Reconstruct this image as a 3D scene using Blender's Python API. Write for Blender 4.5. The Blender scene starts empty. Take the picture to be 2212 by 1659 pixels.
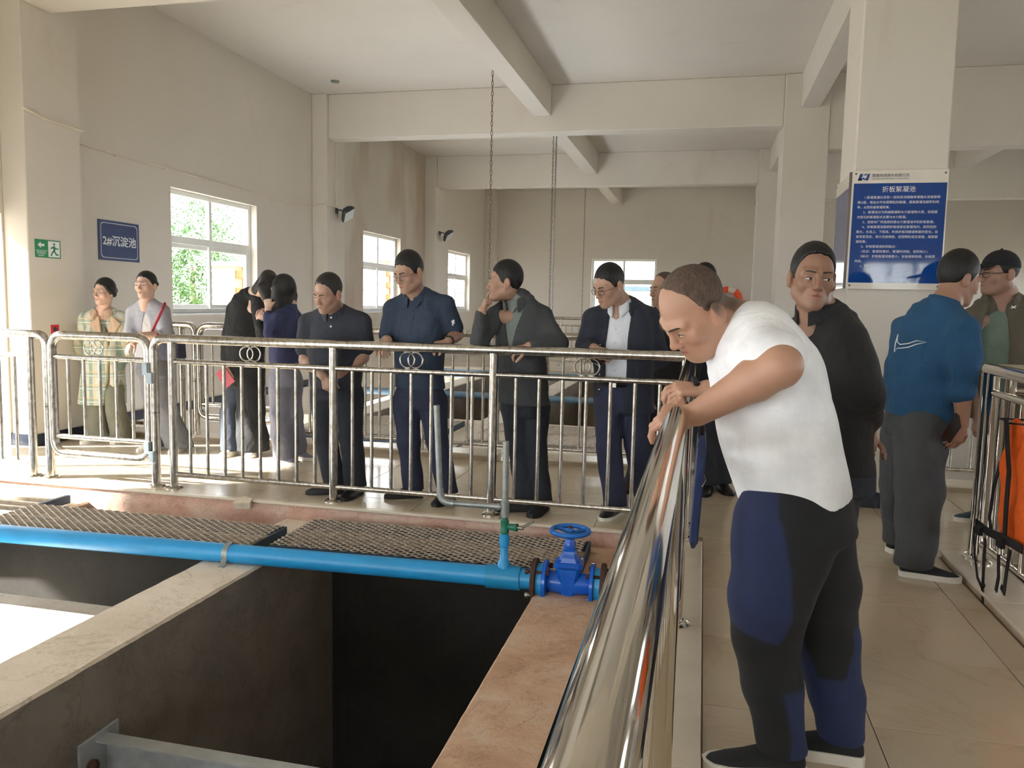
import bpy, math, random
import numpy as np
from mathutils import Vector, Matrix
random.seed(7); np.random.seed(7)
SC = bpy.context.scene
COL = SC.collection

# ------------------------------------------------------------------ camera
F, PPX, PPY = 1723.24, 1106.0, 829.5
YAW, PITCH, ROLL = .232554, .0999154, .0210389
CAMPOS = np.array([0., 0., 1.40])
_fw = np.array([-math.sin(YAW)*math.cos(PITCH), math.cos(YAW)*math.cos(PITCH), -math.sin(PITCH)])
_rt = np.array([math.cos(YAW), math.sin(YAW), 0.])
_up = np.cross(_rt, _fw)
CR = math.cos(ROLL)*_rt + math.sin(ROLL)*_up
CU = -math.sin(ROLL)*_rt + math.cos(ROLL)*_up
cd = bpy.data.cameras.new('camera')
cd.sensor_width = 36.0
cd.lens = F*36.0/2212.0
cd.clip_start = .02
cam = bpy.data.objects.new('camera', cd)
COL.objects.link(cam)
cam.matrix_world = Matrix(((CR[0], CU[0], -_fw[0], CAMPOS[0]), (CR[1], CU[1], -_fw[1], CAMPOS[1]),
                           (CR[2], CU[2], -_fw[2], CAMPOS[2]), (0, 0, 0, 1)))
SC.camera = cam

def at(x, y, Y):
    """pixel of the photograph -> point on the plane at depth Y"""
    d = _fw + CR*(x-PPX)/F + CU*(PPY-y)/F
    return CAMPOS + d*(Y/d[1])

# ------------------------------------------------------------------ light
SC.view_settings.view_transform = 'Standard'
SC.view_settings.look = 'None'
SC.view_settings.gamma = 1.0
SC.view_settings.use_curve_mapping = False
SC.view_settings.exposure = 0.84
SC.cycles.use_denoising = True
SC.cycles.max_bounces = 10
SC.cycles.diffuse_bounces = 6
SC.cycles.sample_clamp_indirect = 8.0
w = bpy.data.worlds.new('sky'); SC.world = w; w.use_nodes = True
wn = w.node_tree
bg = wn.nodes['Background']
bg.inputs['Color'].default_value = (.93, .97, 1.0, 1)
bg.inputs['Strength'].default_value = 5.2
sl = bpy.data.lights.new('sun', 'SUN'); sl.energy = 24.0; sl.angle = math.radians(2.0); sl.color = (1.0, .95, .86)
so = bpy.data.objects.new('sun', sl); COL.objects.link(so)
so.rotation_euler = Vector((1.0, .42, -.70)).to_track_quat('-Z', 'Y').to_euler()

def portal(loc, rot, sx, sy):
    l = bpy.data.lights.new('window_portal', 'AREA'); l.shape = 'RECTANGLE'; l.size = sx; l.size_y = sy
    l.cycles.is_portal = True
    o = bpy.data.objects.new('window_portal', l); COL.objects.link(o); o.location = loc; o.rotation_euler = rot

# ------------------------------------------------------------------ materials
MATS = {}
def srgb(r, g, b):
    f = lambda c: c/12.92 if c <= .04045 else ((c+.055)/1.055)**2.4
    return (f(r/255.), f(g/255.), f(b/255.))

class NT:
    def __init__(s, name):
        s.m = bpy.data.materials.new(name); s.m.use_nodes = True
        s.t = s.m.node_tree; s.b = s.t.nodes['Principled BSDF']; MATS[name] = s.m
    def n(s, kind, **kw):
        nd = s.t.nodes.new(kind)
        for k, v in kw.items():
            if k in nd.inputs: nd.inputs[k].default_value = v
            else: setattr(nd, k, v)
        return nd
    def l(s, a, b): s.t.links.new(a, b)
    def coord(s, out='Object', scale=(1, 1, 1), rot=(0, 0, 0)):
        tc = s.n('ShaderNodeTexCoord'); mp = s.n('ShaderNodeMapping')
        mp.inputs['Scale'].default_value = scale; mp.inputs['Rotation'].default_value = rot
        s.l(tc.outputs[out], mp.inputs['Vector']); return mp.outputs['Vector']
    def noise(s, vec, scale, detail=4, rough=.55, dist=0.):
        nd = s.n('ShaderNodeTexNoise', Scale=scale, Detail=detail, Roughness=rough, Distortion=dist)
        s.l(vec, nd.inputs['Vector']); return nd.outputs['Fac']
    def ramp(s, fac, stops):
        r = s.n('ShaderNodeValToRGB'); e = r.color_ramp.elements
        e[0].position, e[0].color = stops[0][0], (*stops[0][1], 1)
        e[1].position, e[1].color = stops[-1][0], (*stops[-1][1], 1)
        for p, c in stops[1:-1]:
            q = e.new(p); q.color = (*c, 1)
        s.l(fac, r.inputs['Fac']); return r.outputs['Color']
    def mix(s, fac, a, b, mode='MIX'):
        m = s.n('ShaderNodeMix', data_type='RGBA', blend_type=mode)
        for k, v in ((0, fac), (6, a), (7, b)):
            if hasattr(v, 'is_linked'): s.l(v, m.inputs[k])
            else: m.inputs[k].default_value = v if k == 0 else (*v, 1) if len(v) == 3 else v
        return m.outputs[2]
    def bump(s, h, strength=.3, dist=.01):
        b = s.n('ShaderNodeBump', Strength=strength, Distance=dist); s.l(h, b.inputs['Height'])
        s.l(b.outputs['Normal'], s.b.inputs['Normal'])
    def color(s, c):
        if hasattr(c, 'is_linked'): s.l(c, s.b.inputs['Base Color'])
        else: s.b.inputs['Base Color'].default_value = (*c, 1)
    def set(s, **kw):
        for k, v in kw.items(): s.b.inputs[k.replace('_', ' ')].default_value = v
        return s

def simple(name, rgb, rough=.6, metal=0., var=.08, scale=14., bump=0., bscale=60.):
    m = NT(name); c = srgb(*rgb); v = m.coord()
    f = m.noise(v, scale)
    lo = tuple(max(0, x*(1-var)) for x in c); hi = tuple(min(1, x*(1+var)) for x in c)
    m.color(m.ramp(f, [(.3, lo), (.7, hi)]))
    m.set(Roughness=rough, Metallic=metal)
    if bump: m.bump(m.noise(v, bscale, 5), bump, .004)
    return m

def build_mats():
    # painted plaster
    m = NT('plaster'); v = m.coord()
    a = m.noise(v, .55, 5, .6); b = m.noise(v, 5., 6, .65)
    c = m.ramp(a, [(.3, srgb(210, 204, 195)), (.7, srgb(217, 211, 202))])
    st = m.ramp(m.noise(m.coord(scale=(1, 1, .35)), 1.15, 6, .62, .6), [(.62, (1, 1, 1)), (.80, srgb(232, 222, 210))])
    m.color(m.mix(.55, c, m.mix(1.0, c, st, 'MULTIPLY'))); m.set(Roughness=.75); m.bump(b, .12, .004)
    # damp stained plaster (second bay of the left wall)
    m = NT('plaster_stained'); v = m.coord()
    c = m.ramp(m.noise(v, .55, 5, .6), [(.3, srgb(204, 197, 187)), (.7, srgb(211, 204, 194))])
    st = m.ramp(m.noise(m.coord(scale=(.8, .8, .32)), 1.2, 3, .5, .3), [(.45, (1, 1, 1)), (.70, srgb(228, 215, 204)), (.95, srgb(206, 188, 174))])
    m.color(m.mix(1.0, c, st, 'MULTIPLY')); m.set(Roughness=.8); m.bump(m.noise(v, 6., 6), .15, .004)
    # polished floor tile
    m = NT('floor_tile'); oi = m.n('ShaderNodeObjectInfo')
    tc = m.n('ShaderNodeTexCoord'); ad = m.n('ShaderNodeVectorMath', operation='MULTIPLY_ADD')
    cv = m.n('ShaderNodeCombineXYZ'); m.l(oi.outputs['Random'], cv.inputs[0]); m.l(oi.outputs['Random'], cv.inputs[1])
    m.l(cv.outputs[0], ad.inputs[0]); ad.inputs[1].default_value = (37, 53, 1); m.l(tc.outputs['Object'], ad.inputs[2])
    a = m.noise(ad.outputs[0], 1.6, 4, .5, .5)
    wv = m.n('ShaderNodeTexNoise', Scale=.9, Detail=5, Roughness=.6, Distortion=1.2); m.l(ad.outputs[0], wv.inputs['Vector'])
    c = m.ramp(a, [(.25, srgb(194, 179, 155)), (.55, srgb(204, 190, 167)), (.8, srgb(211, 198, 177))])
    vein = m.ramp(wv.outputs['Fac'], [(.485, (1, 1, 1)), (.5, srgb(224, 210, 190)), (.515, (1, 1, 1))])
    m.color(m.mix(.25, c, m.mix(1.0, c, vein, 'MULTIPLY'))); m.set(Roughness=.16)
    simple('grout', (128, 112, 92), .8)
    m = simple('kerb_marble', (214, 204, 186), .25, var=.06, scale=5)
    simple('kerb_side', (168, 150, 126), .6, var=.12, scale=9)
    # concrete
    def concrete(name, lo, mid, hi, rough=.9, bs=.5, sc=3.):
        m = NT(name); v = m.coord()
        c = m.ramp(m.noise(v, sc, 8, .65, .4), [(.3, srgb(*lo)), (.5, srgb(*mid)), (.7, srgb(*hi))])
        cr = m.ramp(m.noise(v, 1.4, 9, .72, 1.5), [(.492, (1, 1, 1)), (.5, srgb(150, 134, 116)), (.508, (1, 1, 1))])
        m.color(m.mix(.5, c, m.mix(1.0, c, cr, 'MULTIPLY'))); m.set(Roughness=rough)
        m.bump(m.noise(v, 24., 8, .7), bs, .006)
    concrete('concrete', (212, 198, 178), (224, 211, 192), (232, 221, 205))
    concrete('concrete_red', (182, 146, 120), (204, 170, 142), (216, 196, 174), bs=.8, sc=4.)
    concrete('concrete_pink', (178, 138, 122), (196, 162, 146), (208, 188, 172), bs=.6)
    concrete('concrete_brown', (112, 74, 44), (136, 92, 58), (152, 108, 72), bs=.6)
    concrete('tank_wall', (118, 110, 99), (134, 125, 114), (148, 139, 127), sc=2.)
    concrete('tank_wet_shade', (26, 24, 22), (34, 31, 28), (42, 38, 34), sc=2.)  # near-black: pit shade painted in along with water staining
    concrete('tank_channel', (214, 206, 190), (226, 218, 204), (232, 226, 214))
    # stainless steel, worn
    m = NT('stainless'); v = m.coord()
    sp = m.ramp(m.noise(m.coord(scale=(1, 1, .5)), 42., 3, .7), [(.42, (1, 1, 1)), (.72, srgb(186, 178, 168))])
    c = m.mix(1.0, srgb(206, 202, 194), sp, 'MULTIPLY'); m.color(c)
    r = m.n('ShaderNodeMapRange'); r.inputs['To Min'].default_value = .14; r.inputs['To Max'].default_value = .34
    m.l(m.noise(v, 9., 4), r.inputs['Value']); m.l(r.outputs[0], m.b.inputs['Roughness']); m.set(Metallic=1.0)
    m = NT('stainless_polished'); m.color(srgb(222, 216, 206)); m.set(Metallic=1.0, Roughness=.07)
    simple('galvanised', (150, 156, 154), .45, .6, var=.18, scale=30)
    simple('hinge_grey', (168, 182, 188), .5, .3)
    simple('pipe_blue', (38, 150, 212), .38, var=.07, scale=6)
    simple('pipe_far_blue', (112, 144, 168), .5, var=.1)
    simple('pipe_joint_blue', (30, 138, 190), .4, var=.05)
    simple('valve_blue', (14, 92, 196), .22, var=.1, scale=12)
    simple('wheel_blue', (30, 108, 196), .4, var=.12)
    simple('flange_rust', (74, 48, 40), .75, .2, var=.3, scale=30, bump=.4)
    simple('valve_green', (22, 108, 84), .4, var=.15)
    simple('brass_grey', (140, 140, 126), .35, .8)
    simple('mesh_steel', (188, 176, 160), .6, .35, var=.2, scale=20)
    simple('grate_frame', (62, 80, 96), .6, .2, var=.2, scale=18)
    simple('steel_channel', (176, 180, 180), .5, .4, var=.15, scale=10)
    simple('upvc', (236, 238, 236), .35, var=.02)
    m = NT('glass'); m.color((1, 1, 1)); m.set(Roughness=.0, Transmission_Weight=1.0, IOR=1.02)
    simple('conduit_white', (222, 212, 196), .5, var=.05)
    simple('sign_blue', (54, 72, 116), .35, var=.04)
    simple('board_blue', (18, 66, 140), .05, var=.06, scale=3)
    MATS['board_blue'].node_tree.nodes['Principled BSDF'].inputs['Coat Weight'].default_value = .6
    simple('board_white', (226, 220, 210), .08, var=.03)
    simple('board_edge', (120, 112, 110), .4, .4)
    simple('logo_blue', (34, 70, 140), .4)
    simple('print_white', (232, 236, 240), .5, var=.02)
    simple('print_dark', (52, 62, 88), .5, var=.02)
    simple('sign_green', (28, 136, 88), .4, var=.04)
    simple('sign_red', (206, 36, 52), .4, var=.04)
    simple('dark_tile', (34, 44, 62), .12, var=.3, scale=9)
    simple('lamp_body', (62, 68, 74), .5, .3)
    simple('lamp_glass', (214, 222, 226), .12, var=.02)
    simple('chain_rust', (128, 112, 92), .6, .6, var=.3, scale=40)
    simple('orange_fabric', (240, 104, 24), .75, var=.08, scale=30, bump=.3, bscale=300)
    simple('buoy_orange', (240, 88, 40), .6, var=.05)
    simple('black_web', (26, 24, 28), .7, var=.2, scale=60)
    simple('brick_orange', (168, 88, 52), .9, var=.25, scale=12)
    simple('brick_mortar', (160, 130, 104), .9)
    simple('foliage', (62, 96, 50), .8, var=.4, scale=3)
    simple('foliage_light', (96, 124, 66), .8, var=.3, scale=3)
    simple('bark', (104, 84, 64), .9)
    simple('ground_out', (128, 124, 108), .9)
    simple('house_white', (224, 222, 216), .8, var=.03)
    simple('corrugated', (150, 142, 128), .6, var=.1)
    simple('water', (12, 16, 14), .08, var=.1)
build_mats()

# ------------------------------------------------------------------ mesh helpers
class MB:
    def __init__(s): s.v = []; s.f = []
    def add(s, v, f):
        o = len(s.v); s.v += [tuple(map(float, p)) for p in v]; s.f += [tuple(i+o for i in q) for q in f]; return s
    def box(s, lo, hi, M=None):
        x0, y0, z0 = lo; x1, y1, z1 = hi
        v = [(x0, y0, z0), (x1, y0, z0), (x1, y1, z0), (x0, y1, z0), (x0, y0, z1), (x1, y0, z1), (x1, y1, z1), (x0, y1, z1)]
        if M is not None: v = [tuple(M @ Vector(p)) for p in v]
        return s.add(v, [(0, 3, 2, 1), (4, 5, 6, 7), (0, 1, 5, 4), (1, 2, 6, 5), (2, 3, 7, 6), (3, 0, 4, 7)])
    def bbox(s, lo, hi, b=.004, M=None):
        """box with chamfered edges"""
        x0, y0, z0 = lo; x1, y1, z1 = hi
        c = [(x0, x1), (y0, y1), (z0, z1)]
        v = []; idx = {}
        for i in (0, 1):
            for j in (0, 1):
                for k in (0, 1):
                    for ax in range(3):
                        p = [c[0][i], c[1][j], c[2][k]]
                        for a2, q in ((0, i), (1, j), (2, k)):
                            if a2 != ax: p[a2] += b if q == 0 else -b
                        idx[i, j, k, ax] = len(v); v.append(tuple(p))
        f = []
        for ax in range(3):
            o = [a for a in range(3) if a != ax]
            for s_ in (0, 1):
                q = []
                for a, b2 in ((0, 0), (1, 0), (1, 1), (0, 1)):
                    t = [0, 0, 0]; t[ax] = s_; t[o[0]] = a; t[o[1]] = b2; q.append(idx[t[0], t[1], t[2], ax])
                f.append(tuple(q))
            for a in (0, 1):
                for b2 in (0, 1):
                    t0 = [0, 0, 0]; t0[o[0]] = a; t0[o[1]] = b2; t1 = list(t0); t1[ax] = 1
                    f.append((idx[(*t0, o[0])], idx[(*t1, o[0])], idx[(*t1, o[1])], idx[(*t0, o[1])]))
        for i in (0, 1):
            for j in (0, 1):
                for k in (0, 1): f.append((idx[i, j, k, 0], idx[i, j, k, 1], idx[i, j, k, 2]))
        if M is not None: v = [tuple(M @ Vector(p)) for p in v]
        return s.add(v, f)
    def tube(s, path, r, n=10, cap=True, closed=False):
        P = [np.array(p, float) for p in path]; N = len(P)
        rr = r if hasattr(r, '__len__') else [r]*N
        T = []
        for i in range(N):
            a = P[i-1] if (i > 0 or closed) else P[i]; b = P[(i+1) % N] if (i < N-1 or closed) else P[i]
            t = b-a; T.append(t/(np.linalg.norm(t)+1e-12))
        ref = np.array([0, 0, 1.]) if abs(T[0][2]) < .9 else np.array([1., 0, 0])
        u = np.cross(ref, T[0]); u /= np.linalg.norm(u)
        v = []; 
        for i in range(N):
            u = u-T[i]*(u@T[i]); u /= np.linalg.norm(u)+1e-12; w_ = np.cross(T[i], u)
            for k in range(n):
                a = 2*math.pi*k/n
                v.append(P[i]+rr[i]*(math.cos(a)*u+math.sin(a)*w_))
        f = []
        for i in range(N if closed else N-1):
            j = (i+1) % N
            for k in range(n):
                f.append((i*n+k, i*n+(k+1) % n, j*n+(k+1) % n, j*n+k))
        if cap and not closed:
            f.append(tuple(range(n-1, -1, -1))); f.append(tuple((N-1)*n+k for k in range(n)))
        return s.add(v, f)
    def ring(s, c, R, r, ax, n=24, m=8):
        ax = np.array(ax, float); ax /= np.linalg.norm(ax)
        ref = np.array([0, 0, 1.]) if abs(ax[2]) < .9 else np.array([1., 0, 0])
        u = np.cross(ref, ax); u /= np.linalg.norm(u); w_ = np.cross(ax, u)
        return s.tube([np.array(c)+R*(math.cos(2*math.pi*k/n)*u+math.sin(2*math.pi*k/n)*w_) for k in range(n)], r, m, closed=True)
    def lathe(s, prof, o=(0, 0, 0), ax=(0, 0, 1), n=20):
        """profile [(radius, height)...] about an axis"""
        ax = np.array(ax, float); ax /= np.linalg.norm(ax)
        ref = np.array([0, 0, 1.]) if abs(ax[2]) < .9 else np.array([1., 0, 0])
        u = np.cross(ref, ax); u /= np.linalg.norm(u); w_ = np.cross(ax, u); o = np.array(o, float)
        v = []
        for r, h in prof:
            for k in range(n):
                a = 2*math.pi*k/n; v.append(o+ax*h+r*(math.cos(a)*u+math.sin(a)*w_))
        f = []
        for i in range(len(prof)-1):
            for k in range(n): f.append((i*n+k, i*n+(k+1) % n, (i+1)*n+(k+1) % n, (i+1)*n+k))
        f.append(tuple(range(n-1, -1, -1))); f.append(tuple((len(prof)-1)*n+k for k in range(n)))
        return s.add(v, f)
    def prism(s, poly, d, M=None):
        """polygon [(x,y)] extruded d along z"""
        n = len(poly); v = [(x, y, 0) for x, y in poly]+[(x, y, d) for x, y in poly]
        f = [tuple(range(n-1, -1, -1)), tuple(range(n, 2*n))]+[(i, (i+1) % n, n+(i+1) % n, n+i) for i in range(n)]
        if M is not None: v = [tuple(M @ Vector(p)) for p in v]
        return s.add(v, f)
    def mesh(s, name, mat, smooth=False):
        me = bpy.data.meshes.new(name); me.from_pydata(s.v, [], s.f); me.validate()
        if mat: me.materials.append(MATS[mat])
        if smooth: smooth_by_angle(me)
        me.update(); return me

def smooth_by_angle(me, ang=40):
    me.shade_smooth()
    try: me.set_sharp_from_angle(angle=math.radians(ang))
    except Exception: pass

def link(name, me, parent=None, loc=None):
    o = bpy.data.objects.new(name, me); COL.objects.link(o)
    if loc is not None: o.location = loc
    if parent is not None: o.parent = parent
    return o
def tag(o, label=None, cat=None, group=None, kind=None):
    if label: o['label'] = label
    if cat: o['category'] = cat
    if group: o['group'] = group
    if kind: o['kind'] = kind
    return o
def empty(name, loc, label=None, cat=None, group=None, kind=None):
    return tag(link(name, None, None, loc), label, cat, group, kind)
def part(name, mb, mat, parent, smooth=False):
    """mesh given in world coordinates, linked as a child of parent (parents are never rotated)"""
    me = mb.mesh(name, mat, smooth)
    if parent is not None and any(abs(c) > 1e-9 for c in parent_world(parent)):
        me.transform(Matrix.Translation(-Vector(parent_world(parent))))
    return link(name, me, parent)
def parent_world(p):
    l = Vector(p.location)
    while p.parent is not None: p = p.parent; l = l+Vector(p.location)
    return l
def struct(name, mb, mat, smooth=False, parent=None):
    o = part(name, mb, mat, parent, smooth)
    if parent is None: o['kind'] = 'structure'
    return o
def fillet(path, r, n=6):
    P = [np.array(p, float) for p in path]; out = [P[0]]
    for i in range(1, len(P)-1):
        a, b, c = P[i-1], P[i], P[i+1]
        u = (a-b)/np.linalg.norm(a-b); v = (c-b)/np.linalg.norm(c-b)
        for k in range(n+1):
            t = k/n; out.append(b+u*r*(1-t)**2+v*r*t**2)
    out.append(P[-1]); return out
def text_mesh(s, size, name, mat, ext=.0004, align='LEFT', res=2, bold=0.):
    cu = bpy.data.curves.new(name, 'FONT'); cu.body = s; cu.size = size; cu.align_x = align; cu.resolution_u = res
    cu.extrude = ext; cu.offset = bold
    o = bpy.data.objects.new('tmp_text', cu); COL.objects.link(o)
    dg = bpy.context.evaluated_depsgraph_get()
    me = bpy.data.meshes.new_from_object(o.evaluated_get(dg))
    bpy.data.objects.remove(o); bpy.data.curves.remove(cu)
    me.name = name; me.materials.clear(); me.materials.append(MATS[mat]); return me
# ================================================================== the setting
XL, XR, YB, YF, ZC = -6.2, 9.0, -5.8, 22.7, 4.65
W1 = [(8.42, 10.30), (13.95, 15.83), (19.05, 20.93)]      # windows of the left wall
WZ0, WZ1 = 1.20, 2.70
DOOR = (3.95, 5.42, 2.12)
SUN_OPENING = (2.0, 3.6, .72, 1.34)  # unseen opening added to throw a sun patch onto the channel floor
T = .24
def wall_with_holes(axis, pos, thick, a0, a1, z0, z1, holes):
    """wall in the plane axis=pos, running along the other axis, holes = [(a0,a1,z0,z1)] sorted"""
    mb = MB()
    def bx(p0, p1, q0, q1):
        if p1-p0 < 1e-4 or q1-q0 < 1e-4: return
        if axis == 'X': mb.box((min(pos, pos+thick), p0, q0), (max(pos, pos+thick), p1, q1))
        else: mb.box((p0, min(pos, pos+thick), q0), (p1, max(pos, pos+thick), q1))
    cur = a0
    for h in sorted(holes):
        bx(cur, h[0], z0, z1); bx(h[0], h[1], z0, h[2]); bx(h[0], h[1], h[3], z1); cur = h[1]
    bx(cur, a1, z0, z1); return mb

LEFTW_NEAR = [(-5.0, -1.6, .9, 3.4)]
struct('wall_left', wall_with_holes('X', XL, -T, YB, 11.95, -.5, ZC,
       [(*LEFTW_NEAR[0],), SUN_OPENING, (DOOR[0], DOOR[1], 0, DOOR[2]), (5.80, 6.04, 0, DOOR[2]), (*W1[0], WZ0, WZ1)]), 'plaster')  # slot beside the door added to light the pilaster; post blocks sun between
struct('wall_left_stained', wall_with_holes('X', XL, -T, 11.95, 17.3, -.5, ZC, [(*W1[1], WZ0, WZ1)]), 'plaster_stained')
struct('wall_left_far', wall_with_holes('X', XL, -T, 17.3, YF+T, -.5, ZC, [(*W1[2], WZ0, WZ1)]), 'plaster')
FARW = [(-3.13, -1.32), (4.3, 6.1)]
struct('wall_far', wall_with_holes('Y', YF, T, XL, XR, -.5, ZC, [(*h, WZ0, 2.72) for h in FARW]), 'plaster')
BACKW = [(-5.9, -3.3), (-2.9, -.4), (3.15, 5.2)]  # left pair unseen, enlarged to brighten the tanks and figures
struct('wall_back', wall_with_holes('Y', YB, -T, XL-T, XR+T, -.5, ZC, [(*h, .95 if h[0] > 0 else .5, 2.46 if h[0] > 0 else 2.8) for h in BACKW]), 'plaster')
struct('wall_right', wall_with_holes('X', XR, T, YB, YF+T, -.5, ZC, [(-.4, 4.2, 1.0, 2.7), (7.4, 11.2, 1.0, 2.7), (13.0, 16.6, 1.0, 2.7), (18.4, 22.0, 1.0, 2.7)]), 'plaster')  # unseen window openings added to brighten the left and far walls
struct('ceiling', MB().box((XL-T, YB-T, ZC), (XR+T, YF+T, ZC+.2)), 'plaster')

# columns, pilasters, beams
ROWS = [.2, 6.06, 11.95, 17.3]
for i, y in enumerate(ROWS):
    x1 = XL+.26
    d = .66
    struct('trim_pilaster', MB().bbox((XL, y, 0), (x1, y+d, ZC), .008), 'plaster')
    if y > 1: struct('trim_column', MB().bbox((.975, y, 0), (1.575, y+.6, ZC), .012), 'plaster')
    if y > 1:
        struct('trim_crossbeam', MB().bbox((XL+.26, y+.05, 3.96), (.975, y+.35, ZC), .01), 'plaster')
        struct('trim_crossbeam', MB().bbox((1.575, y+.05, 3.62), (XR, y+.35, ZC), .01), 'plaster')
struct('trim_pilaster', MB().bbox((XL, YF-.35, 0), (XL+.3, YF, ZC), .008), 'plaster')
ys = [YB]+ROWS[1:]+[YF]
for k in range(len(ys)-1):
    a = ys[k]+(.35 if k else 0); b = ys[k+1]+.05
    if k == len(ys)-2: b = YF
    struct('trim_beam', MB().bbox((-2.6, a, 4.2), (-2.33, b, ZC), .008), 'plaster')
    struct('trim_beam', MB().bbox((1.19, a+(.25 if k else 0), 4.18), (1.44, b, ZC), .008), 'plaster')
    struct('trim_beam', MB().bbox((4.6, a, 4.2), (4.87, b, ZC), .008), 'plaster')

# floor: slabs under the tiles
fl = MB()
fl.box((-.25, YB, -.3), (1.62, YF, -.006))
fl.box((XL, 4.94, -.3), (XR, 6.86, -.006))
fl.box((1.62, YB, -.3), (XR, 4.94, -.5+.25))
floor = struct('floor', fl, 'grout')
def tile_mesh(sx, sy, name='tile'):
    return MB().bbox((0, 0, -.012), (sx-.004, sy-.004, 0), .0015).mesh(name, 'floor_tile')
TM = {}
def tile(x0, y0, x1, y1):
    key = (round(x1-x0, 3), round(y1-y0, 3))
    if key not in TM: TM[key] = tile_mesh(*key)
    link('tile', TM[key], floor, (x0+.002, y0+.002, random.uniform(-.0004, .0004)))
P = .62
yrow = [4.66-P*k for k in range(10, -1, -1)]+[4.94]
for a, b in zip(yrow[:-1], yrow[1:]):
    for x0, x1 in ((.055, .62), (.62, 1.24), (1.24, 1.38)): tile(x0, a, x1, b)
    
xj = [XL]+[.62*k for k in range(-9, 9)]
for x0, x1 in zip(xj[:-1], xj[1:]):
    for y0, y1 in ((4.94, 5.22), (5.22, 5.84), (5.84, 6.46), (6.46, 6.80)): tile(x0, y0, x1, y1)
for k in range(7):
    for x0, x1 in ((0, .62), (.62, .955)): tile(x0, 6.80+P*k, x1, 6.80+P*(k+1))
# kerbs under the railings
def kerb(name, segs, top, side='kerb_side'):
    root = empty(name, segs[0][0], kind='structure')
    for lo, hi in segs:
        part('kerb_slab', MB().bbox((lo[0], lo[1], top-.018), (hi[0], hi[1], top), .003), 'kerb_marble', root)
    lo = segs[0][0]; hi = segs[-1][1]
    part('kerb_base', MB().box((min(s[0][0] for s in segs)+.008, min(s[0][1] for s in segs)+.003, -.3), (max(s[1][0] for s in segs)-.008, max(s[1][1] for s in segs)-.003, top-.018)), side, root)
    return root
ky = [-1.9, -1.05, -.2, .65, 1.5, 2.32, 3.42, 4.72]
kerb('trim_near_kerb', [((-.21, a+.001, 0), (.052, b-.001, 0)) for a, b in zip(ky[:-1], ky[1:])], .035)
ky = [.5, 1.4, 2.3, 3.2, 4.1, 4.94]
kerb('trim_right_kerb', [((1.385, a+.001, 0), (1.70, b-.001, 0)) for a, b in zip(ky[:-1], ky[1:])], .045)
kx = [-6.1, -4.9, -3.7, -2.9, -1.75]
kerb('trim_back_kerb', [((a+.001, 6.80, 0), (b-.001, 7.06, 0)) for a, b in zip(kx[:-1], kx[1:])], .055)
kx = [-1.58, -.8, -.02]
kerb('trim_back_kerb', [((a+.001, 6.80, 0), (b-.001, 7.06, 0)) for a, b in zip(kx[:-1], kx[1:])], .055)
kx = [1.62, 2.4, 3.2, 4.0]
kerb('trim_far_right_kerb', [((a+.001, 6.80, 0), (b-.001, 7.06, 0)) for a, b in zip(kx[:-1], kx[1:])], .055)
# dark skirting tiles
def skirting(name, runs):
    root = empty(name, runs[0][0], kind='structure')
    for lo, hi in runs: part('skirting_tile', MB().bbox(lo, hi, .003), 'dark_tile', root)
skirting('baseboard_left', [((XL-.0, y, 0), (XL+.014, y+.598, .11)) for y in np.arange(6.73, 11.8, .6)])
skirting('baseboard_pilaster', [((XL+.26, 6.06, 0), (XL+.274, 6.72, .11)), ((XL, 6.046, 0), (XL+.274, 6.06, .11))])
skirting('baseboard_column', [((.965, 6.046, 0), (1.273, 6.06, .115)), ((1.277, 6.046, 0), (1.585, 6.06, .115)),
                              ((.961, 6.046, 0), (.975, 6.36, .115)), ((.961, 6.364, 0), (.975, 6.67, .115)), ((1.575, 6.06, 0), (1.589, 6.66, .115))])

# ---- first tank
ZT = -.12
WALLX = [(-4.73, -4.37), (-2.77, -2.41), (-.81, -.455)]
def tank_wall(name, lo, hi, topmat, n=40):
    """wall with a slightly chipped top edge"""
    mb = MB(); L = hi[1]-lo[1]; rows = []
    n = max(6, int(L/.06))
    rnd = random.Random(int(lo[0]*100)+int(lo[1]*7))
    for i in range(n+1):
        y = lo[1]+L*i/n
        j0 = rnd.uniform(0, .006); j1 = rnd.uniform(0, .006); e0 = rnd.uniform(0, .004); e1 = rnd.uniform(0, .004)
        rows.append([(lo[0], y, lo[2]), (lo[0], y, hi[2]-.012-e0), (lo[0]+.008+j0, y, hi[2]), (hi[0]-.008-j1, y, hi[2]), (hi[0], y, hi[2]-.012-e1), (hi[0], y, lo[2])])
    v = [p for r in rows for p in r]; f = []
    for i in range(n):
        for k in range(5): f.append((i*6+k, (i+1)*6+k, (i+1)*6+k+1, i*6+k+1))
    f.append((0, 1, 2, 3, 4, 5)); f.append(tuple(n*6+k for k in (5, 4, 3, 2, 1, 0)))
    mb.add(v, f)
    me = mb.mesh(name, 'tank_wall'); me.materials.append(MATS[topmat])
    for p in me.polygons:
        if abs(p.normal.z) > .35 and p.center.z > ZT-.1: p.material_index = 1
    o = link(name, me); o['kind'] = 'structure'; return o
tank_wall('wall_tank_left', (-4.73, 4.45, -2.6), (-4.37, 4.94, ZT), 'concrete')
tank_wall('wall_tank_middle', (-2.77, -4.5, -2.6), (-2.41, 4.94, ZT), 'concrete')
tank_wall('wall_tank_right', (-.81, -4.5, -2.6), (-.455, 4.94, ZT), 'concrete_red')
struct('wall_tank_step', MB().bbox((-.455, -4.5, -2.6), (-.25, 4.94, ZT-.06), .01), 'concrete_brown')
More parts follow.
